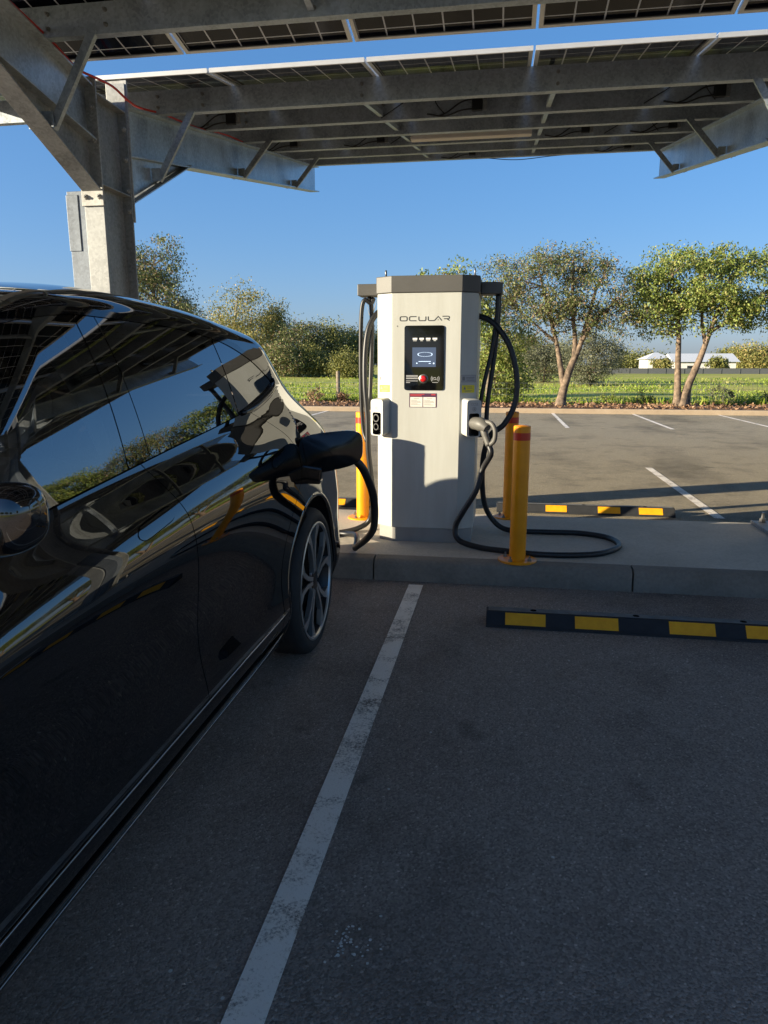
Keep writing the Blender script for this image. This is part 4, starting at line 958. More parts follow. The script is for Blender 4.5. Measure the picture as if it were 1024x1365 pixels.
    def mir(s, t):
        th = 2*PI*s; ph = PI*t-PI/2; cx_ = math.copysign(abs(math.cos(ph))**0.7, 1); ex = 0.9
        x = math.copysign(abs(math.sin(ph))**0.62, math.sin(ph))*0.112
        yy = math.copysign(abs(math.cos(th))**0.8, math.cos(th))*cx_*0.068; zz = math.copysign(abs(math.sin(th))**0.7, math.sin(th))*cx_*0.072
        return (mx+SIDE*(x+0.02), 1.20+yy+0.12*-(x)*0.6, 1.205+zz+0.12*x)
    mb.grid(mir, lin(0, 1, 41), lin(0, 1, 29), flip=(SIDE > 0), normals=False); mr_ = mb.build('wing_mirror', 'carpaint', car, smooth=True)
    mb = MB(); mb.tube(spline([(mx-SIDE*0.13, 1.22, 1.10), (mx-SIDE*0.08, 1.22, 1.11), (mx-SIDE*0.02, 1.21, 1.135)], 5), [0.035]*5+[0.030]*6, 12); mb.build('mirror_foot', 'carblack', mr_, smooth=True)
    mb = MB(); mb.box(min(mx-SIDE*0.08, mx+SIDE*0.06), max(mx-SIDE*0.08, mx+SIDE*0.06), 1.262, 1.266, 1.155, 1.250); mb.build('mirror_glass', 'chrome', mr_, bevel=0.02)
    # rear lamp, head lamp
    mb = MB(); patch2(mb, lambda s, t: ((lambda z: (YE(z)-0.30+0.30*math.sin(PI/2*s), z))(1.00+0.07*t+0.02*s)), 16, 5, off=0.003); mb.build('tail_lamp', 'taillight', car)
    mb = MB(); patch2(mb, lambda s, t: ((lambda z: (YS(z)+0.02+0.35*s, z))(0.74+0.10*t)), 16, 5, off=0.003); mb.build('head_lamp', 'headlight', car)
    # interior: seats with headrests
    for (sx, sy) in ((0.37, 1.75), (0.37, 2.72)):
        X = XC+SIDE*sx; mb = MB(); mb.box(X-0.25, X+0.25, sy-0.42, sy+0.08, 0.50, 0.66)
        mb.bar((X, sy+0.02, 0.62), (X, sy+0.20, 1.22), 0.48, 0.14, up=(0, 1, 0)); st_ = mb.build('seat', 'seat', car, bevel=0.05)
        mb = MB(); mb.bar((X, sy+0.215, 1.25), (X, sy+0.25, 1.44), 0.28, 0.10, up=(0, 1, 0)); mb.build('headrest', 'seat', st_, bevel=0.04)
    mb = MB(); mb.tube(spline([Vector(sp(2.02, BELT(2.0)-0.05, -0.09)), Vector(sp(1.99, 1.40, -0.09)), Vector(sp(1.93, 1.60, -0.10)), Vector(sp(1.90, 1.68, -0.14))], 8), [0.055]*8+[0.045]*9+[0.04]*8, 10); mb.build('pillar_lining', 'trimlight', car, smooth=True)
    mb = MB(); mb.tube(spline([Vector(sp(1.18, 1.15, -0.06)), Vector(sp(1.38, 1.46, -0.08)), Vector(sp(1.62, 1.60, -0.10))], 8), 0.035, 8); mb.build('windscreen_pillar_lining', 'seat', car, smooth=True)
mb = MB(); mb.prism([(0, y, z) for y, z in ((0.95, 0.7), (1.32, 0.75), (1.36, 0.95), (1.28, 1.06), (0.98, 1.09))], (XC-0.72, 0, 0), (XC+0.72, 0, 0)); mb.build('dashboard', 'seat', car, bevel=0.03)
mb = MB(); mb.box(XC-0.75, XC+0.75, 1.2, 3.9, 0.40, 0.44); mb.box(XC-0.72, XC+0.72, 3.1, 3.8, 0.44, 0.95); mb.build('cabin_floor', 'carmatt', car)
mb = MB(); mb.grid(lambda s, t: (lambda p: (p[0], p[1], p[2]-0.05))(roof(1.8+(3.5-1.8)*t, 0.08+0.84*s)), lin(0, 1, 20), lin(0, 1, 16), flip=True, normals=False); mb.build('headlining', 'trimlight', car, smooth=True)
# wheels
def wheel(c, SIDE):
    xo = XC+SIDE*(0.938 if c is RW else 0.905); R = 0.386; r = 0.310
    w = MB(); w.lathe([(p[0], xo+SIDE*p[1]) for p in [(r, -0.004), (r+0.012, 0.002), (r+0.030, 0.004), (R-0.028, -0.002), (R-0.010, -0.018), (R-0.002, -0.035), (R, -0.06), (R, -0.17), (R-0.012, -0.20), (r, -0.215)]], 72, axis='x', o=(0, c[0], c[1]))
    root = thing2 = w.build('wheel', 'rubber', car, smooth=True)
    # tread grooves
    rim = MB(); rim.cur = 0
    rim.lathe([(r+0.002, xo+SIDE*0.001), (r-0.006, xo+SIDE*0.004), (r-0.013, xo+SIDE*0.001), (r-0.016, xo-SIDE*0.008)], 72, axis='x', o=(0, c[0], c[1]))
    def pr(poly, d0, d1, mi):
        rim.cur = mi; pts = [(xo, c[0]+y, c[1]+z) for y, z in poly]
        if SIDE < 0: pts = pts[::-1]
        rim.prism(pts, (SIDE*d0, 0, 0), (SIDE*d1, 0, 0))
    for k in range(5):
        a0 = PI/2+0.10+2*PI*k/5
        def pl(rr, da): return (rr*math.cos(a0+da), rr*math.sin(a0+da))
        for sg in (-1, 1):      # two machined blades opening towards the rim
            poly = [pl(0.050, sg*0.03), pl(0.052, sg*0.42), pl(0.15, sg*0.22), pl(0.22, sg*0.255), pl(0.298, sg*0.44), pl(0.299, sg*0.225), pl(0.235, sg*0.145), pl(0.15, sg*0.06)]
            poly = poly if sg < 0 else poly[::-1]
            pr(poly, -0.030, -0.006, 0)
        pr([pl(0.06, -0.10), pl(0.165, -0.085), pl(0.165, 0.085), pl(0.06, 0.10)], -0.034, -0.014, 1)
        pr([pl(0.165, -0.085), pl(0.297, -0.19), pl(0.297, 0.19), pl(0.165, 0.085)], -0.075, -0.055, 1)
    rim.cur = 1
    rim.lathe([(0.0, xo-SIDE*0.006), (0.030, xo-SIDE*0.007), (0.052, xo-SIDE*0.012), (0.062, xo-SIDE*0.03)], 30, axis='x', o=(0, c[0], c[1]))
    rim.lathe([(r-0.014, xo-SIDE*0.006), (r-0.030, xo-SIDE*0.05), (r-0.035, xo-SIDE*0.20)], 60, axis='x', o=(0, c[0], c[1]))
    for k in range(5):
        a0 = PI/2+0.10+PI/5+2*PI*k/5; b2 = MB(); b2.lathe([(0.011, 0), (0.009, 0.012), (0, 0.013)], 6, axis='x')
        rim.cur = 0; rim.add([(xo+SIDE*(p[0]-0.028), c[0]+0.058*math.cos(a0)+p[1], c[1]+0.058*math.sin(a0)+p[2]) for p in b2.v], b2.f)
    rim.build('rim', ['rim_silver', 'rim_black'], root, angle=30)
    mb = MB(); mb.lathe([(0.0, xo-SIDE*0.10), (0.16, xo-SIDE*0.10), (0.16, xo-SIDE*0.125), (0.0, xo-SIDE*0.125)], 40, axis='x', o=(0, c[0], c[1])); mb.build('brake_disc', 'disc', root, angle=35)
    mb = MB(); mb.box(min(xo-SIDE*0.075, xo-SIDE*0.14), max(xo-SIDE*0.075, xo-SIDE*0.14), c[0]+0.06, c[0]+0.17, c[1]-0.10, c[1]+0.10); mb.build('brake_caliper', 'disc', root, bevel=0.02)
for SIDE in (1, -1):
    for c in (RW, FW): wheel(c, SIDE)
SIDE = 1
# charging flap, swung open square to the side, with its hinge arm; socket in the flank
PB = (3.47, 1.075)
mb = MB(); mb.lathe([(0.085, 0.004), (0.080, 0.007), (0.070, 0.004), (0.068, -0.03), (0.0, -0.032)], 28, axis='x', o=(XC+hw(*PB), PB[0], PB[1])); mb.build('charging_socket', 'gunblack', car, angle=40)
def flp(s, t, o):
    # u along the flap from hinge to free end, v across it
    n = 8.0; th = 2*PI*s
    cu = math.copysign(abs(math.cos(th))**0.50, math.cos(th)); cv = math.copysign(abs(math.sin(th))**0.50, math.sin(th))
    u = 0.17+0.160*cu*t; v = 0.095*cv*t*(1-0.10*cu)
    bul = 0.022*(1-(abs(u-0.17)/0.16)**2)*(1-(v/0.09)**2)
    return (-0.985+u*0.985, 3.365+u*0.06-bul+o, 1.055+u*0.17+v)
mb = MB(); mb.grid(lambda s, t: flp(s, t, 0.0), lin(0, 1, 49), lin(0.02, 1, 8), normals=False, flip=True); mb.grid(lambda s, t: flp(s, t, 0.014), lin(0, 1, 49), lin(0.02, 1, 8), normals=False)
mb.grid(lambda s, t: flp(s, 1.0, 0.014*t), lin(0, 1, 49), [0, 1], normals=False)
fl = mb.build('charging_flap', 'carblack', car, angle=50)
mb = MB(); mb.bar((-1.00, 3.385, 1.05), (-0.87, 3.375, 1.055), 0.03, 0.05); mb.bar((-0.97, 3.38, 0.985), (-0.86, 3.38, 0.97), 0.055, 0.07); mb.box(-0.955, -0.87, 3.37, 3.43, 0.92, 1.00); mb.build('flap_hinge', 'carblack', fl, bevel=0.01)
# ------------------------------------------------------------------ vegetation
rng = np.random.default_rng(11)
def leaves(centres, radii, n_each, L, W, droop=0.5, gauss=True):
    """leaf-sized faces gathered in clumps: one rhomb per leaf"""
    C = np.repeat(np.array(centres), n_each, axis=0); R = np.repeat(np.array(radii), n_each, axis=0); N = len(C)
    d = rng.normal(size=(N, 3)); d /= np.linalg.norm(d, axis=1)[:, None]
    r = rng.random(N)**0.5 if gauss else rng.random(N)**0.33
    P = C + d*r[:, None]*R
    ax = rng.normal(size=(N, 3)); ax[:, 2] -= droop*1.4; ax /= np.linalg.norm(ax, axis=1)[:, None]
    q = rng.normal(size=(N, 3)); sd = np.cross(ax, q); sd /= np.linalg.norm(sd, axis=1)[:, None]
    l = (L*(0.6+0.8*rng.random(N)))[:, None]; w = (W*(0.6+0.8*rng.random(N)))[:, None]
    V4 = np.stack([P, P+ax*l*0.5+sd*w*0.5, P+ax*l, P+ax*l*0.5-sd*w*0.5], axis=1).reshape(-1, 3)
    return V4
def leaf_mesh(name, V4, mat, parent):
    o = Vector(parent.location); n = len(V4)//4
    me = bpy.data.meshes.new(name); me.vertices.add(len(V4)); me.vertices.foreach_set('co', (V4-np.array(o)).astype(np.float32).ravel())
    me.loops.add(len(V4)); me.loops.foreach_set('vertex_index', np.arange(len(V4), dtype=np.int32))
    me.polygons.add(n); me.polygons.foreach_set('loop_start', np.arange(0, len(V4), 4, dtype=np.int32)); me.polygons.foreach_set('loop_total', np.full(n, 4, dtype=np.int32))
    me.update(calc_edges=True); me.materials.append(M[mat]); ob = bpy.data.objects.new(name, me); COL.objects.link(ob); ob.parent = parent; return ob
def tree(name, label, cat, x, y, z0, lobes, nclump, n_each, L, W, leafmat, barkmat, trunks, group=None, cr=0.5, droop=0.5, twigs=True, gap=0.0):
    """lobes: (dx, dy, z, rx, ry, rz) ellipsoids that the leaf clumps fill; trunks: polylines with radii"""
    t = thing(name, label, cat, (x, y, z0), group)
    lob = np.array(lobes, float)
    if group and 'garden' in group: lob[:, 2] = np.where(lob[:, 2] > 2, 2+(lob[:, 2]-2)*0.80, lob[:, 2]); lob[:, 3] *= 1.12; lob[:, 5] *= 0.95
    vol = lob[:, 3]*lob[:, 4]*lob[:, 5]; k = rng.choice(len(lob), nclump, p=vol/vol.sum())
    d = rng.normal(size=(nclump, 3)); d /= np.linalg.norm(d, axis=1)[:, None]; r = (0.35+0.65*rng.random(nclump))**0.6
    C = lob[k, :3] + d*r[:, None]*lob[k, 3:] + np.array([x, y, 0])
    R = cr*(0.5+0.9*rng.random((nclump, 1)))*np.array([[1.1, 1.1, 0.8]])
    V4 = leaves(C, R, n_each, L, W, droop); V4[:, 2] = np.maximum(V4[:, 2], z0+0.03)
    leaf_mesh('crown', V4, leafmat, t)
    mb = MB()
    ends = []
    for pts, r0, r1 in trunks:
        P = spline([(x+a, y+b, c) for a, b, c in pts], 5); n = len(P)
        rr = [r0+(r1-r0)*i/(n-1) for i in range(n)]
        if pts[0][2] <= z0+0.2: rr[0] *= 1.5; rr[1] *= 1.22; rr[2] *= 1.08
        mb.tube(P, rr, 9); ends += [(p, rr[i]) for i, p in enumerate(P) if i > n*0.45]
    if twigs and ends:
        E_ = np.array([tuple(p) for p, q in ends])
        for c in C[::2]:
            j = int(np.argmin(((E_-c)**2).sum(1)*(1+0.6*(E_[:, 2] > c[2])))); p0 = Vector(E_[j]); p1 = Vector(c); m = p0.lerp(p1, 0.5)+Vector((random.uniform(-.12, .12), random.uniform(-.12, .12), -0.12*(p1-p0).length+random.uniform(0, .15)))
            q = min(0.035, ends[j][1]*0.55); mb.tube(spline([p0, m, p1], 4), [q, q*0.85, q*0.75, q*0.65, q*0.55, q*0.45, q*0.35, q*0.25, q*0.12], 5, cap=False)
    mb.build('trunk', barkmat, t, smooth=True)
    return t
Z1 = 0.14
# the row of young gums along the garden bed
tA = tree('gum_tree', 'reddish young gum tree with thin airy top, just right of the charger', 'tree', 1.93, 24.9, Z1,
     [(-0.6, 0, 4.55, 1.75, 1.4, 1.35), (0.9, 0.1, 4.2, 1.6, 1.4, 1.2), (-1.3, 0, 3.2, 1.15, 1.1, 1.0), (0.2, 0.2, 5.5, 1.2, 1.0, 0.5), (1.7, 0, 3.2, 1.1, 1.0, 0.8), (-2.0, 0.3, 4.6, 0.8, 0.9, 1.0), (0.3, 0, 3.3, 1.2, 1.0, 0.7)],
     430, 64, 0.088, 0.036, 'leaf_near', 'bark', [([(0, 0, 0.1), (0.12, 0, 0.8), (0.32, 0, 1.5), (0.55, 0, 2.1), (0.75, 0.1, 2.9), (1.0, 0.1, 4.0)], 0.16, 0.04), ([(0.1, 0, 0.75), (-0.05, 0.1, 1.5), (-0.2, 0.1, 2.2), (-0.5, 0.1, 3.2), (-0.9, 0.1, 4.6)], 0.11, 0.03), ([(0.4, 0, 1.75), (0.38, 0.05, 2.4), (0.25, 0, 3.3), (0.2, 0, 4.8)], 0.10, 0.03), ([(0.62, 0, 2.3), (1.0, 0, 2.9), (1.6, 0, 3.5)], 0.07, 0.03), ([(-0.2, 0.1, 2.2), (-0.8, 0, 2.7), (-1.5, 0, 3.3)], 0.05, 0.02)], 'gum trees along the garden bed', 0.36)
tB = tree('gum_tree', 'bright green young gum tree with twin trunks and dense rounded crown at the right', 'tree', 5.72, 25.0, Z1,
     [(0.0, 0, 4.6, 1.7, 1.4, 1.15), (1.5, 0, 4.5, 1.6, 1.3, 1.15), (0.4, 0.1, 3.6, 1.8, 1.3, 0.8), (2.2, 0, 3.6, 1.0, 0.9, 0.8), (-0.9, 0.1, 3.4, 0.9, 1.0, 0.9), (0.8, 0, 5.3, 1.5, 1.1, 0.45), (-0.8, 0.1, 4.7, 0.9, 0.9, 0.7)],
     400, 72, 0.095, 0.046, 'leaf_green', 'bark', [([(0, 0, 0.1), (-0.05, 0, 0.9), (-0.10, 0, 1.7), (-0.15, 0, 2.6), (-0.3, 0.1, 3.5), (-0.5, 0.1, 4.6)], 0.13, 0.035), ([(0.12, -0.02, 0.12), (0.28, 0, 0.8), (0.55, 0, 1.6), (0.75, 0, 2.3), (1.0, 0, 3.2), (1.5, 0.1, 4.5)], 0.15, 0.035), ([(0.3, 0, 0.12), (0.36, 0.1, 0.8), (0.45, 0.1, 1.3)], 0.08, 0.06), ([(0.7, 0, 2.15), (0.55, 0.1, 3.0), (0.5, 0, 4.4)], 0.07, 0.025), ([(0.8, 0, 2.5), (1.5, 0, 3.0), (2.2, 0, 3.6)], 0.06, 0.02)], 'gum trees along the garden bed', 0.37)
tree('gum_tree', 'young gum tree hidden behind the charger with only its green top showing above the cap', 'tree', -2.15, 25.0, Z1,
     [(0.2, 0, 3.9, 1.3, 1.2, 1.4), (0.0, 0, 4.7, 0.8, 0.8, 0.55), (0.7, 0, 3.0, 1.1, 1.1, 1.0)], 110, 60, 0.12, 0.055, 'leaf_green', 'bark', [([(0, 0, 0.1), (0.05, 0, 1.0), (0.0, 0, 2.2), (0.1, 0, 4.5)], 0.13, 0.03)], 'gum trees along the garden bed', 0.42)
tree('gum_tree', 'olive green young gum tree standing left beyond the roof of the black car', 'tree', -12.75, 25.2, Z1,
     [(0, 0, 4.0, 1.5, 1.4, 1.7), (0.3, 0, 5.6, 1.1, 1.0, 1.0), (-0.9, 0, 5.2, 1.0, 1.0, 1.0), (0.9, 0, 3.2, 1.1, 1.0, 0.9), (0.7, 0, 6.75, 0.3, 0.35, 0.4)], 330, 66, 0.095, 0.042, 'leaf_near', 'bark', [([(0, 0, 0.1), (0.05, 0, 1.0), (0.0, 0, 2.2), (0.2, 0, 5.0)], 0.14, 0.03), ([(0, 0, 1.6), (-0.5, 0, 2.8), (-0.9, 0, 4.2)], 0.08, 0.03), ([(0, 0, 1.8), (0.6, 0, 2.7), (1.0, 0, 3.4)], 0.07, 0.03)], 'gum trees along the garden bed', 0.42)
for (xx, yy, lab, src) in ((11.0, 25.1, 'young gum tree at the right edge, next beyond the twin trunked one', tA), (14.2, 24.9, 'young twin trunked gum tree off to the right of the car park', tB), (18.5, 25.2, 'reddish young gum tree far to the right of the car park', tA), (23.0, 25.0, 'round crowned young gum tree farthest right of the car park', tB)):
    dup(src, (xx, yy, Z1), lab, 'gum trees along the garden bed')
# shrubs beyond the fence
tree('shrub', 'dense green shrub just beyond the wire fence, right of the charger', 'shrub', -0.25, 27.6, 0.1, [(0, 0, 1.2, 1.15, 1.0, 1.1), (0.3, 0, 2.4, 1.0, 0.9, 0.9), (-0.4, 0, 2.9, 0.9, 0.8, 0.7), (0.7, 0, 0.9, 0.8, 0.8, 0.8)], 150, 60, 0.12, 0.05, 'leaf_green', 'bark', [([(0, 0, 0.1), (0, 0, 1.0), (0.1, 0, 2.2)], 0.08, 0.02)], None, 0.42)
tree('shrub', 'pale grey green rounded bush in the field between the two gum trees', 'shrub', 6.0, 52, 0.05, [(0, 0, 1.6, 2.0, 1.8, 1.6), (-0.5, 0, 2.8, 1.4, 1.3, 1.1), (1.0, 0, 2.3, 1.3, 1.3, 1.2)], 170, 60, 0.16, 0.06, 'leaf_grey', 'bark', [([(0, 0, 0), (0, 0, 1.0), (0.1, 0, 2.4)], 0.10, 0.03)], None, 0.6)
tree('shrub', 'brownish grey bush in the field behind the trunk of the reddish gum tree', 'shrub', 3.2, 58, 0.05, [(0, 0, 1.5, 2.2, 1.8, 1.5), (1.2, 0, 2.6, 1.4, 1.3, 1.0), (-1.2, 0, 2.4, 1.3, 1.3, 1.0)], 150, 60, 0.18, 0.06, 'leaf_grey', 'bark', [([(0, 0, 0), (0, 0, 1.0), (0.1, 0, 2.4)], 0.10, 0.03)], None, 0.6)
# distant gums on the left: each with its own crown
def far_tree(px, top, Y, wid, label, mat, form=0):
    ang = math.atan((px-512)/950/0.979)-math.radians(9.3); x = Y*math.tan(ang); D = Y/math.cos(ang)
    h = 1.5+(485-top)/950*Y*1.0*math.cos(0.0)*1.0; w = wid/950*D/2
    if form == 0: lob = [(0, 0, h*0.62, w, w, h*0.26), (-w*0.45, 0, h*0.45, w*0.7, w*0.7, h*0.2), (w*0.5, 0, h*0.5, w*0.65, w*0.7, h*0.2), (w*0.1, 0, h*0.84, w*0.62, w*0.6, h*0.14)]
    elif form == 1: lob = [(0, 0, h*0.5, w, w, h*0.38), (w*0.2, 0, h*0.78, w*0.5, w*0.5, h*0.2)]
    else: lob = [(0, 0, h*0.35, w, w, h*0.3), (-w*0.3, 0, h*0.65, w*0.7, w*0.7, h*0.3)]
    tr = [([(0, 0, 0), (w*0.06, 0, h*0.2), (-w*0.05, 0, h*0.45), (w*0.1, 0, h*0.8)], h*0.024, h*0.006), ([(0, 0, h*0.22), (-w*0.3, 0, h*0.42), (-w*0.5, 0, h*0.6)], h*0.014, h*0.005), ([(0, 0, h*0.28), (w*0.35, 0, h*0.45), (w*0.55, 0, h*0.6)], h*0.013, h*0.005)]
    return tree('far_tree', label, 'tree', x, Y, 0.0, lob, 130, 60, D*0.0029, D*0.0014, mat, 'bark_pale', tr, 'gum trees across the field', 0.055*D*0.22+w*0.12, 0.4)
FT = [(324, 372, 84, 82, 'tall rounded gum tree across the field, standing just right of the black car', 'leaf_gum', 0), (373, 396, 88, 36, 'slim pointed gum tree in the gap of the far row', 'leaf_gum', 1), (402, 428, 84, 64, 'brownish gum tree with a bare leaning branch, middle of the far row', 'leaf_near', 0),
      (440, 424, 86, 62, 'dark full gum tree at the right of the far row beside the charger', 'leaf_dark', 0), (468, 436, 90, 50, 'dark gum tree partly hidden by the left cable', 'leaf_dark', 0), (352, 438, 80, 50, 'low bushy gum at the foot of the tall rounded one', 'leaf_gum', 2), (505, 440, 92, 60, 'gum tree of the far row hidden behind the charger', 'leaf_dark', 0), (550, 430, 92, 60, 'second gum tree of the far row hidden behind the charger', 'leaf_gum', 0),
      (288, 440, 86, 50, 'gum tree of the far row partly hidden by the car roof', 'leaf_dark', 0), (255, 425, 88, 70, 'gum tree of the far row hidden behind the black car', 'leaf_gum', 0), (130, 420, 90, 90, 'far gum tree at the left hidden behind the carport column', 'leaf_dark', 0), (20, 430, 88, 90, 'far gum tree at the left edge behind the car', 'leaf_gum', 0),
      (428, 462, 80, 46, 'low dark shrubby tree under the brownish gum', 'leaf_dark', 2), (385, 455, 78, 50, 'low olive shrubby tree left in the far row', 'leaf_near', 2), (470, 468, 78, 44, 'low dark shrub by the left cable in the far row', 'leaf_dark', 2)]
for a_ in FT: far_tree(*a_)
ft0 = far_tree(700, 446, 150, 60, 'distant tree low behind the reddish gum tree', 'leaf_dark', 2)
for (px, top, Y, wd, lab) in ((985, 462, 150, 50, 'distant low tree right of the white houses'), (1012, 464, 152, 60, 'distant low tree at the right edge beyond the fence'), (958, 468, 160, 30, 'small distant tree behind the roof of the long white house'), (735, 462, 165, 60, 'distant tree behind the trunk of the reddish gum'), (655, 466, 150, 50, 'distant tree right of the charger behind the shrub'), (1050, 462, 150, 70, 'distant tree outside the right edge'), (1110, 458, 150, 80, 'second distant tree outside the right edge'), (1190, 455, 150, 80, 'third distant tree outside the right edge'), (840, 470, 170, 70, 'distant tree behind the small white house')):
    far_tree(px, top, Y, wd, lab, 'leaf_gum' if px % 2 else 'leaf_dark', 2)
# a bare dead branch rising from the far row
mb = MB(); 
tb = thing('dead_tree', 'thin bare dead tree rising above the far row of gums', 'tree', (-15.5, 86, 0))
x, y = -15.5, 86
mb.tube([(x, y, 0), (x+0.2, y, 5), (x+0.1, y, 9.0)], [0.16, 0.10, 0.03], 6)
for (z, dx, dz) in ((6.0, -0.9, 2.6), (6.6, 0.9, 2.3), (7.4, -0.5, 1.5), (7.6, 0.5, 1.7)): mb.tube([(x+0.15, y, z), (x+0.15+dx*0.5, y, z+dz*0.45), (x+0.15+dx, y, z+dz)], [0.05, 0.035, 0.012], 5)
mb.build('trunk', 'bark_pale', tb, smooth=True)
# trees behind the photographer, across the road: seen only in reflections
for i, (xx, yy) in enumerate(((-14, -36), (-4, -40), (7, -37), (18, -39), (30, -20))):
    s_ = tB if i % 2 else tA; d_ = dup(s_, (xx, yy, 0), ['spreading tree behind the photographer, far left', 'airy tree behind the photographer, left', 'spreading tree behind the photographer, middle', 'airy tree behind the photographer, right', 'tree beside the car park out of view at right'][i], 'trees behind the car park'); d_.scale = (1.7, 1.7, 1.5)

# ground cover: grass beyond the garden bed, leaf litter in it
def blades(n, x0, x1, y0, y1, h0, h1, z, fade=True):
    X = x0+(x1-x0)*rng.random(n); Y = y0+(y1-y0)*rng.random(n)**1.6
    cl = 0.5+0.5*np.sin(X*0.9+1.3*np.sin(Y*0.7))*np.sin(Y*1.1+X*0.37)
    h = (h0+(h1-h0)*rng.random(n))*(0.55+0.8*cl); a_ = rng.random(n)*2*PI; w = 0.014+0.02*rng.random(n)+0.0006*Y
    lean = rng.normal(size=(n, 2))*0.45*h[:, None]
    B = np.stack([X, Y, np.full(n, z)], 1); dx = np.stack([np.cos(a_)*w, np.sin(a_)*w, np.zeros(n)], 1)
    T = B+np.stack([lean[:, 0], lean[:, 1], h], 1)
    return np.stack([B-dx, B+dx, T+dx*0.3, T-dx*0.3], 1).reshape(-1, 3)
V4 = np.concatenate([blades(30000, -26, 26, 26.8, 46, 0.04, 0.13, 0.06), blades(9000, -24, 22, 26.2, 27.4, 0.08, 0.30, 0.08), blades(9000, -40, 50, 46, 80, 0.06, 0.2, 0.04)])
dm = bpy.data.objects.new('tmp', None); dm.location = (0, 0, 0)
gr = leaf_mesh('grass', V4, 'grassblade', dm); gr.parent = None; tag(gr, 'green and yellowing grass growing beyond the garden bed', 'grass', kind='stuff'); bpy.data.objects.remove(dm)
n = 9000; X = -24+46*rng.random(n); Y = 23.2+3.0*rng.random(n); P = np.stack([X, Y, 0.15+0.05*rng.random(n)], 1)
ax = rng.normal(size=(n, 3)); ax[:, 2] *= 0.5; ax /= np.linalg.norm(ax, axis=1)[:, None]; sd = np.cross(ax, rng.normal(size=(n, 3))); sd /= np.linalg.norm(sd, axis=1)[:, None]; l = (0.04+0.10*rng.random(n))[:, None]
dm = bpy.data.objects.new('tmp', None)
li = leaf_mesh('leaf_litter', np.stack([P, P+ax*l*.5+sd*l*.3, P+ax*l, P+ax*l*.5-sd*l*.3], 1).reshape(-1, 3), 'litter', dm); li.parent = None; tag(li, 'brown fallen leaves and bark lying in the garden bed', 'leaf litter', kind='stuff'); bpy.data.objects.remove(dm)
# small weeds along the fence
k = 0
for (px, Y, h, lab, mt) in ((848, 26.4, 0.55, 'small leafy weed by the fence between the two gums', 'leaf_dark'), (948, 26.3, 0.75, 'spiky grey weed at the right by the fence', 'leaf_grey'), (1010, 26.5, 0.5, 'low weed by the fence at the right edge', 'leaf_dark'), (425, 25.9, 0.6, 'brown dry shrublet in the garden bed just right of the car tail', 'litter'), (800, 26.8, 0.4, 'low green weed by the fence behind the charger', 'leaf_green'), (460, 26.2, 0.4, 'dry shrublet in the garden bed beside the timber post', 'litter')):
    ang = math.atan((px-512)/950/0.979)-math.radians(9.3); x = Y*math.tan(ang)
    tree('weed', lab, 'weed', x, Y, 0.1, [(0, 0, 0.1+h*0.45, h*0.6, h*0.5, h*0.45)], 16, 30, 0.10, 0.03, mt, 'bark', [([(0, 0, 0.1), (0, 0, 0.1+h*0.5)], 0.01, 0.004)], None, 0.12, -0.3, twigs=False)

# ------------------------------------------------------------------ fences and houses
wf = thing('wire_fence', 'low wire mesh fence on posts along the back of the garden bed', 'fence', (0, 26.35, 0.1))
for px in (-18.2, -12.1, -6.05, -0.52, 6.28, 12.2, 18.3, 24):
    mb = MB(); tall = 1.18 if px in (-6.05, -12.1, -0.52) else 0.72
    mb.lathe([(0.075, 0.05), (0.075, tall), (0.06, tall+0.02), (0, tall+0.025)], 12, o=(px, 26.35, 0.05)); mb.build('post', 'wood', wf, angle=40)
for z in (0.25, 0.45, 0.65, 0.85): mb = MB(); mb.tube([(-18.2, 26.27, z), (24, 26.27, z)], 0.006, 4); mb.build('strand', 'wire', wf)
mb = MB()
for i in range(280): xx = -18+42*i/280; mb.box(xx-0.0025, xx+0.0025, 26.272, 26.277, 0.15, 0.86)
ob = mb.build('mesh_wire', 'wire', wf); ob['kind'] = 'stuff'
df = thing('sheet_fence', 'long dark grey sheet metal fence across the far side of the field', 'fence', (30, 118, 0))
mb = MB(); mb.box(14, 120, 118, 118.06, -0.1, 0.86); mb.box(14, 120, 117.97, 118.09, 0.86, 0.92); mb.build('sheeting', 'darkfence', df)
for i in range(30): mb = MB(); mb.box(14+2.7*i, 14.07+2.7*i, 117.93, 117.995, -0.1, 0.85); mb.build('fence_rail', 'darkfence', df)
def at(px, Y): return Y*math.tan(math.atan((px-512)/950/0.979)-math.radians(9.3))
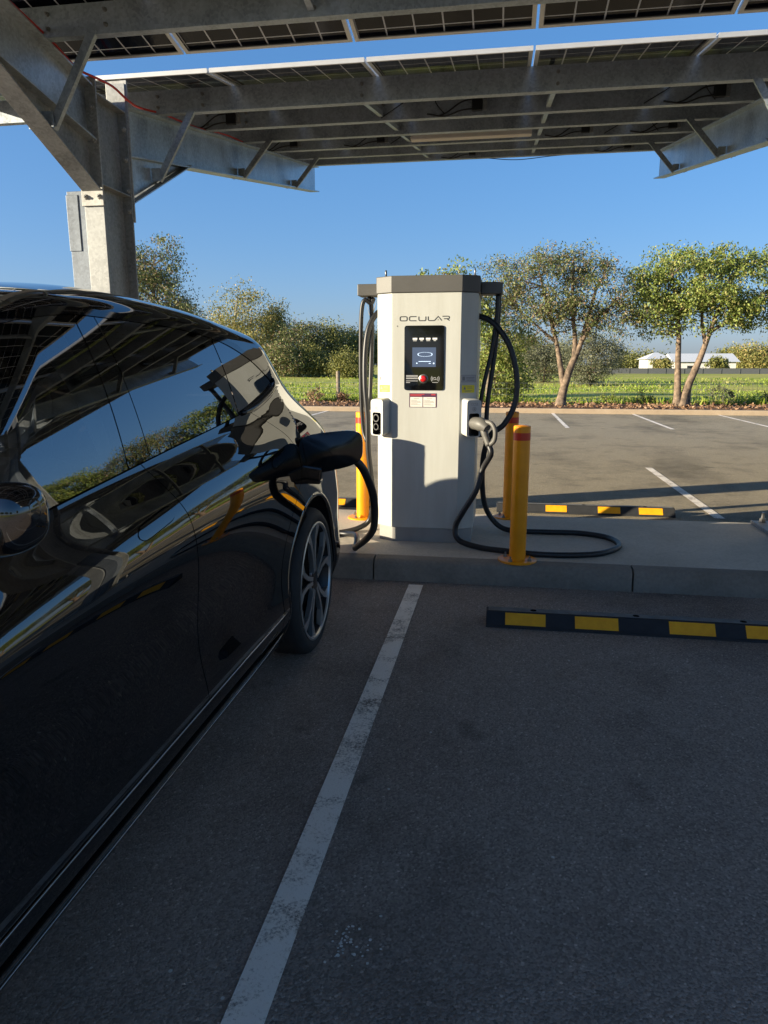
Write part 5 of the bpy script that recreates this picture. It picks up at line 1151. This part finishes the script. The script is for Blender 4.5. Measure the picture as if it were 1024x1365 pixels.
def house(label, xa, xb, Y, he, hr, hip, wins, wing=None):
    t = thing('house', label, 'house', ((xa+xb)/2, Y, 0), 'white houses beyond the field'); dp_ = 8.0
    mb = MB(); mb.box(xa, xb, Y, Y+dp_, -0.2, he); mb.build('wall', 'housewhite', t)
    o = 0.5; mb = MB(); xm = (xa+xb)/2; ym = Y+dp_/2
    if hip:
        rl = max(0.3, (xb-xa)/2-dp_/2*0.8)
        vs = [(xa-o, Y-o, he), (xb+o, Y-o, he), (xb+o, Y+dp_+o, he), (xa-o, Y+dp_+o, he), (xm-rl, ym, hr), (xm+rl, ym, hr)]
        mb.add(vs, [(0, 1, 5, 4), (1, 2, 5), (2, 3, 4, 5), (3, 0, 4), (3, 2, 1, 0)])
    else:
        vs = [(xa-o, Y-o, he), (xb+o, Y-o, he), (xb+o, Y+dp_+o, he), (xa-o, Y+dp_+o, he), (xa-o, ym, hr), (xb+o, ym, hr)]
        mb.add(vs, [(0, 1, 5, 4), (1, 2, 5), (2, 3, 4, 5), (3, 0, 4), (3, 2, 1, 0)])
    mb.build('roof', 'roofwhite', t)
    for (u, w_, z0, z1) in wins:
        mb = MB(); cx = xa+(xb-xa)*u; mb.box(cx-w_/2, cx+w_/2, Y-0.03, Y+0.02, z0, z1); mb.build('window', 'window', t)
    return t
house('small white house with pale hipped roof across the field, left of the twin trunked gum', at(849, 128), at(880, 128), 128, 2.35, 3.5, True, [(0.3, 0.7, 0.9, 2.0), (0.72, 0.9, 0.9, 2.0)])
house('long white house with pale gable roof across the field, right of the twin trunked gum', at(884, 126), at(962, 126), 126, 1.9, 3.3, False, [(0.25, 0.9, 0.5, 1.3), (0.7, 0.8, 0.5, 1.3)])
tree('shrub', 'round green garden shrub in front of the long white house', 'shrub', at(938, 121), 121, 0, [(0, 0, 1.5, 1.6, 1.3, 1.2)], 40, 40, 0.4, 0.2, 'leaf_dark', 'bark', [([(0, 0, 0), (0, 0, 1.5)], 0.1, 0.05)], None, 0.6, twigs=False)
tree('shrub', 'round green garden shrub in front of the small white house', 'shrub', at(868, 122), 122, 0, [(0, 0, 1.5, 1.5, 1.3, 1.1)], 40, 40, 0.4, 0.2, 'leaf_gum', 'bark', [([(0, 0, 0), (0, 0, 1.5)], 0.1, 0.05)], None, 0.6, twigs=False)
# ------------------------------------------------------------------ small things on the asphalt
def fallen(x, y, a_, s, label):
    mb = MB(); P = []
    for u, w_ in ((0, 0), (0.25, 0.13), (0.55, 0.16), (0.85, 0.07), (1.0, 0)):
        P.append((u, w_))
    vs = [(u, w_, 0.004+0.05*math.sin(u*3)) for u, w_ in P]+[(u, -w_, 0.004+0.03*math.sin(u*3)) for u, w_ in P[-2:0:-1]]
    c_, s2 = math.cos(a_), math.sin(a_)
    mb.add([(x+s*(u*c_-w_*s2), y+s*(u*s2+w_*c_), 0.012+s*z*0.6) for u, w_, z in vs], [tuple(range(len(vs)))])
    return tag(mb.build('fallen_leaf', 'deadleaf'), label, 'leaf', 'leaves on the asphalt')
fallen(-1.05, 2.70, 0.1, 0.045, 'pale dry leaf on the asphalt close to the sill of the car')
fallen(-0.27, 1.73, 0.2, 0.035, 'pale dry leaf on the dark asphalt right of the white line')
fallen(-0.93, 3.35, 1.3, 0.06, 'thin dry leaf on the asphalt under the rear wheel')
fallen(-0.60, 1.9, 2.0, 0.03, 'tiny dry leaf on the asphalt left of the white line')
mb = MB()
for i in range(46):
    x, y = -0.36+random.gauss(0, 0.018)+(0.06 if i % 5 == 0 else 0), 1.57+random.gauss(0, 0.035); r = random.uniform(0.0015, 0.0065); k = random.randint(5, 7)
    mb.add([(x+r*random.uniform(.6, 1.2)*math.cos(2*PI*q/k), y+r*random.uniform(.6, 1.2)*math.sin(2*PI*q/k), 0.0085) for q in range(k)], [tuple(range(k))])
struct(mb.build('asphalt_stain', 'stain'))
# ------------------------------------------------------------------ light, sky, camera
EL, AZ = 12.0, 63.2                                   # sun elevation; azimuth measured from -Y towards -X
a = math.radians(AZ); e = math.radians(EL)
to_sun = Vector((-math.sin(a)*math.cos(e), -math.cos(a)*math.cos(e), math.sin(e)))
sun = bpy.data.lights.new('sun', 'SUN'); sun.energy = 2.9; sun.angle = math.radians(0.53); sun.color = (1.0, 0.88, 0.66)
so = bpy.data.objects.new('sun', sun); COL.objects.link(so); so.rotation_euler = to_sun.to_track_quat('Z', 'Y').to_euler(); so.location = (-20, -12, 15)
w = bpy.data.worlds.new('World'); sc.world = w; w.use_nodes = True
nt = w.node_tree; bg = nt.nodes['Background']; sky = nt.nodes.new('ShaderNodeTexSky'); sky.sky_type = 'NISHITA'
sky.sun_disc = False; sky.sun_elevation = e; sky.sun_rotation = math.atan2(to_sun.x, to_sun.y)
sky.altitude = 0; sky.air_density = 1.0; sky.dust_density = 1.1; sky.ozone_density = 5.6
gm = nt.nodes.new('ShaderNodeGamma'); gm.inputs[1].default_value = 0.57; nt.links.new(sky.outputs[0], gm.inputs[0]); hs = nt.nodes.new('ShaderNodeHueSaturation'); hs.inputs['Saturation'].default_value = 1.27; nt.links.new(gm.outputs[0], hs.inputs['Color']); tn = nt.nodes.new('ShaderNodeMix'); tn.data_type = 'RGBA'; tn.blend_type = 'MULTIPLY'; tn.inputs[0].default_value = 1; tn.inputs[7].default_value = (0.89, 0.86, 1.0, 1); nt.links.new(hs.outputs[0], tn.inputs[6]); nt.links.new(tn.outputs[2], bg.inputs[0]); bg.inputs[1].default_value = 0.096
cam = bpy.data.cameras.new('camera'); cam.sensor_fit = 'VERTICAL'; cam.sensor_height = 36; cam.lens = 950/1365*36; cam.clip_end = 3000; cam.clip_start = 0.02
co = bpy.data.objects.new('camera', cam); COL.objects.link(co); co.location = (0, 0, 1.5)
y_, p_ = math.radians(9.3), math.radians(11.7)
fw = Vector((-math.sin(y_)*math.cos(p_), math.cos(y_)*math.cos(p_), -math.sin(p_)))
co.rotation_euler = fw.to_track_quat('-Z', 'Y').to_euler()
sc.camera = co
vs = sc.view_settings; vs.view_transform = 'Standard'; vs.look = 'None'; vs.exposure = 2.0; vs.gamma = 1.0; vs.use_curve_mapping = False
sc.cycles.max_bounces = 8; sc.cycles.transparent_max_bounces = 12
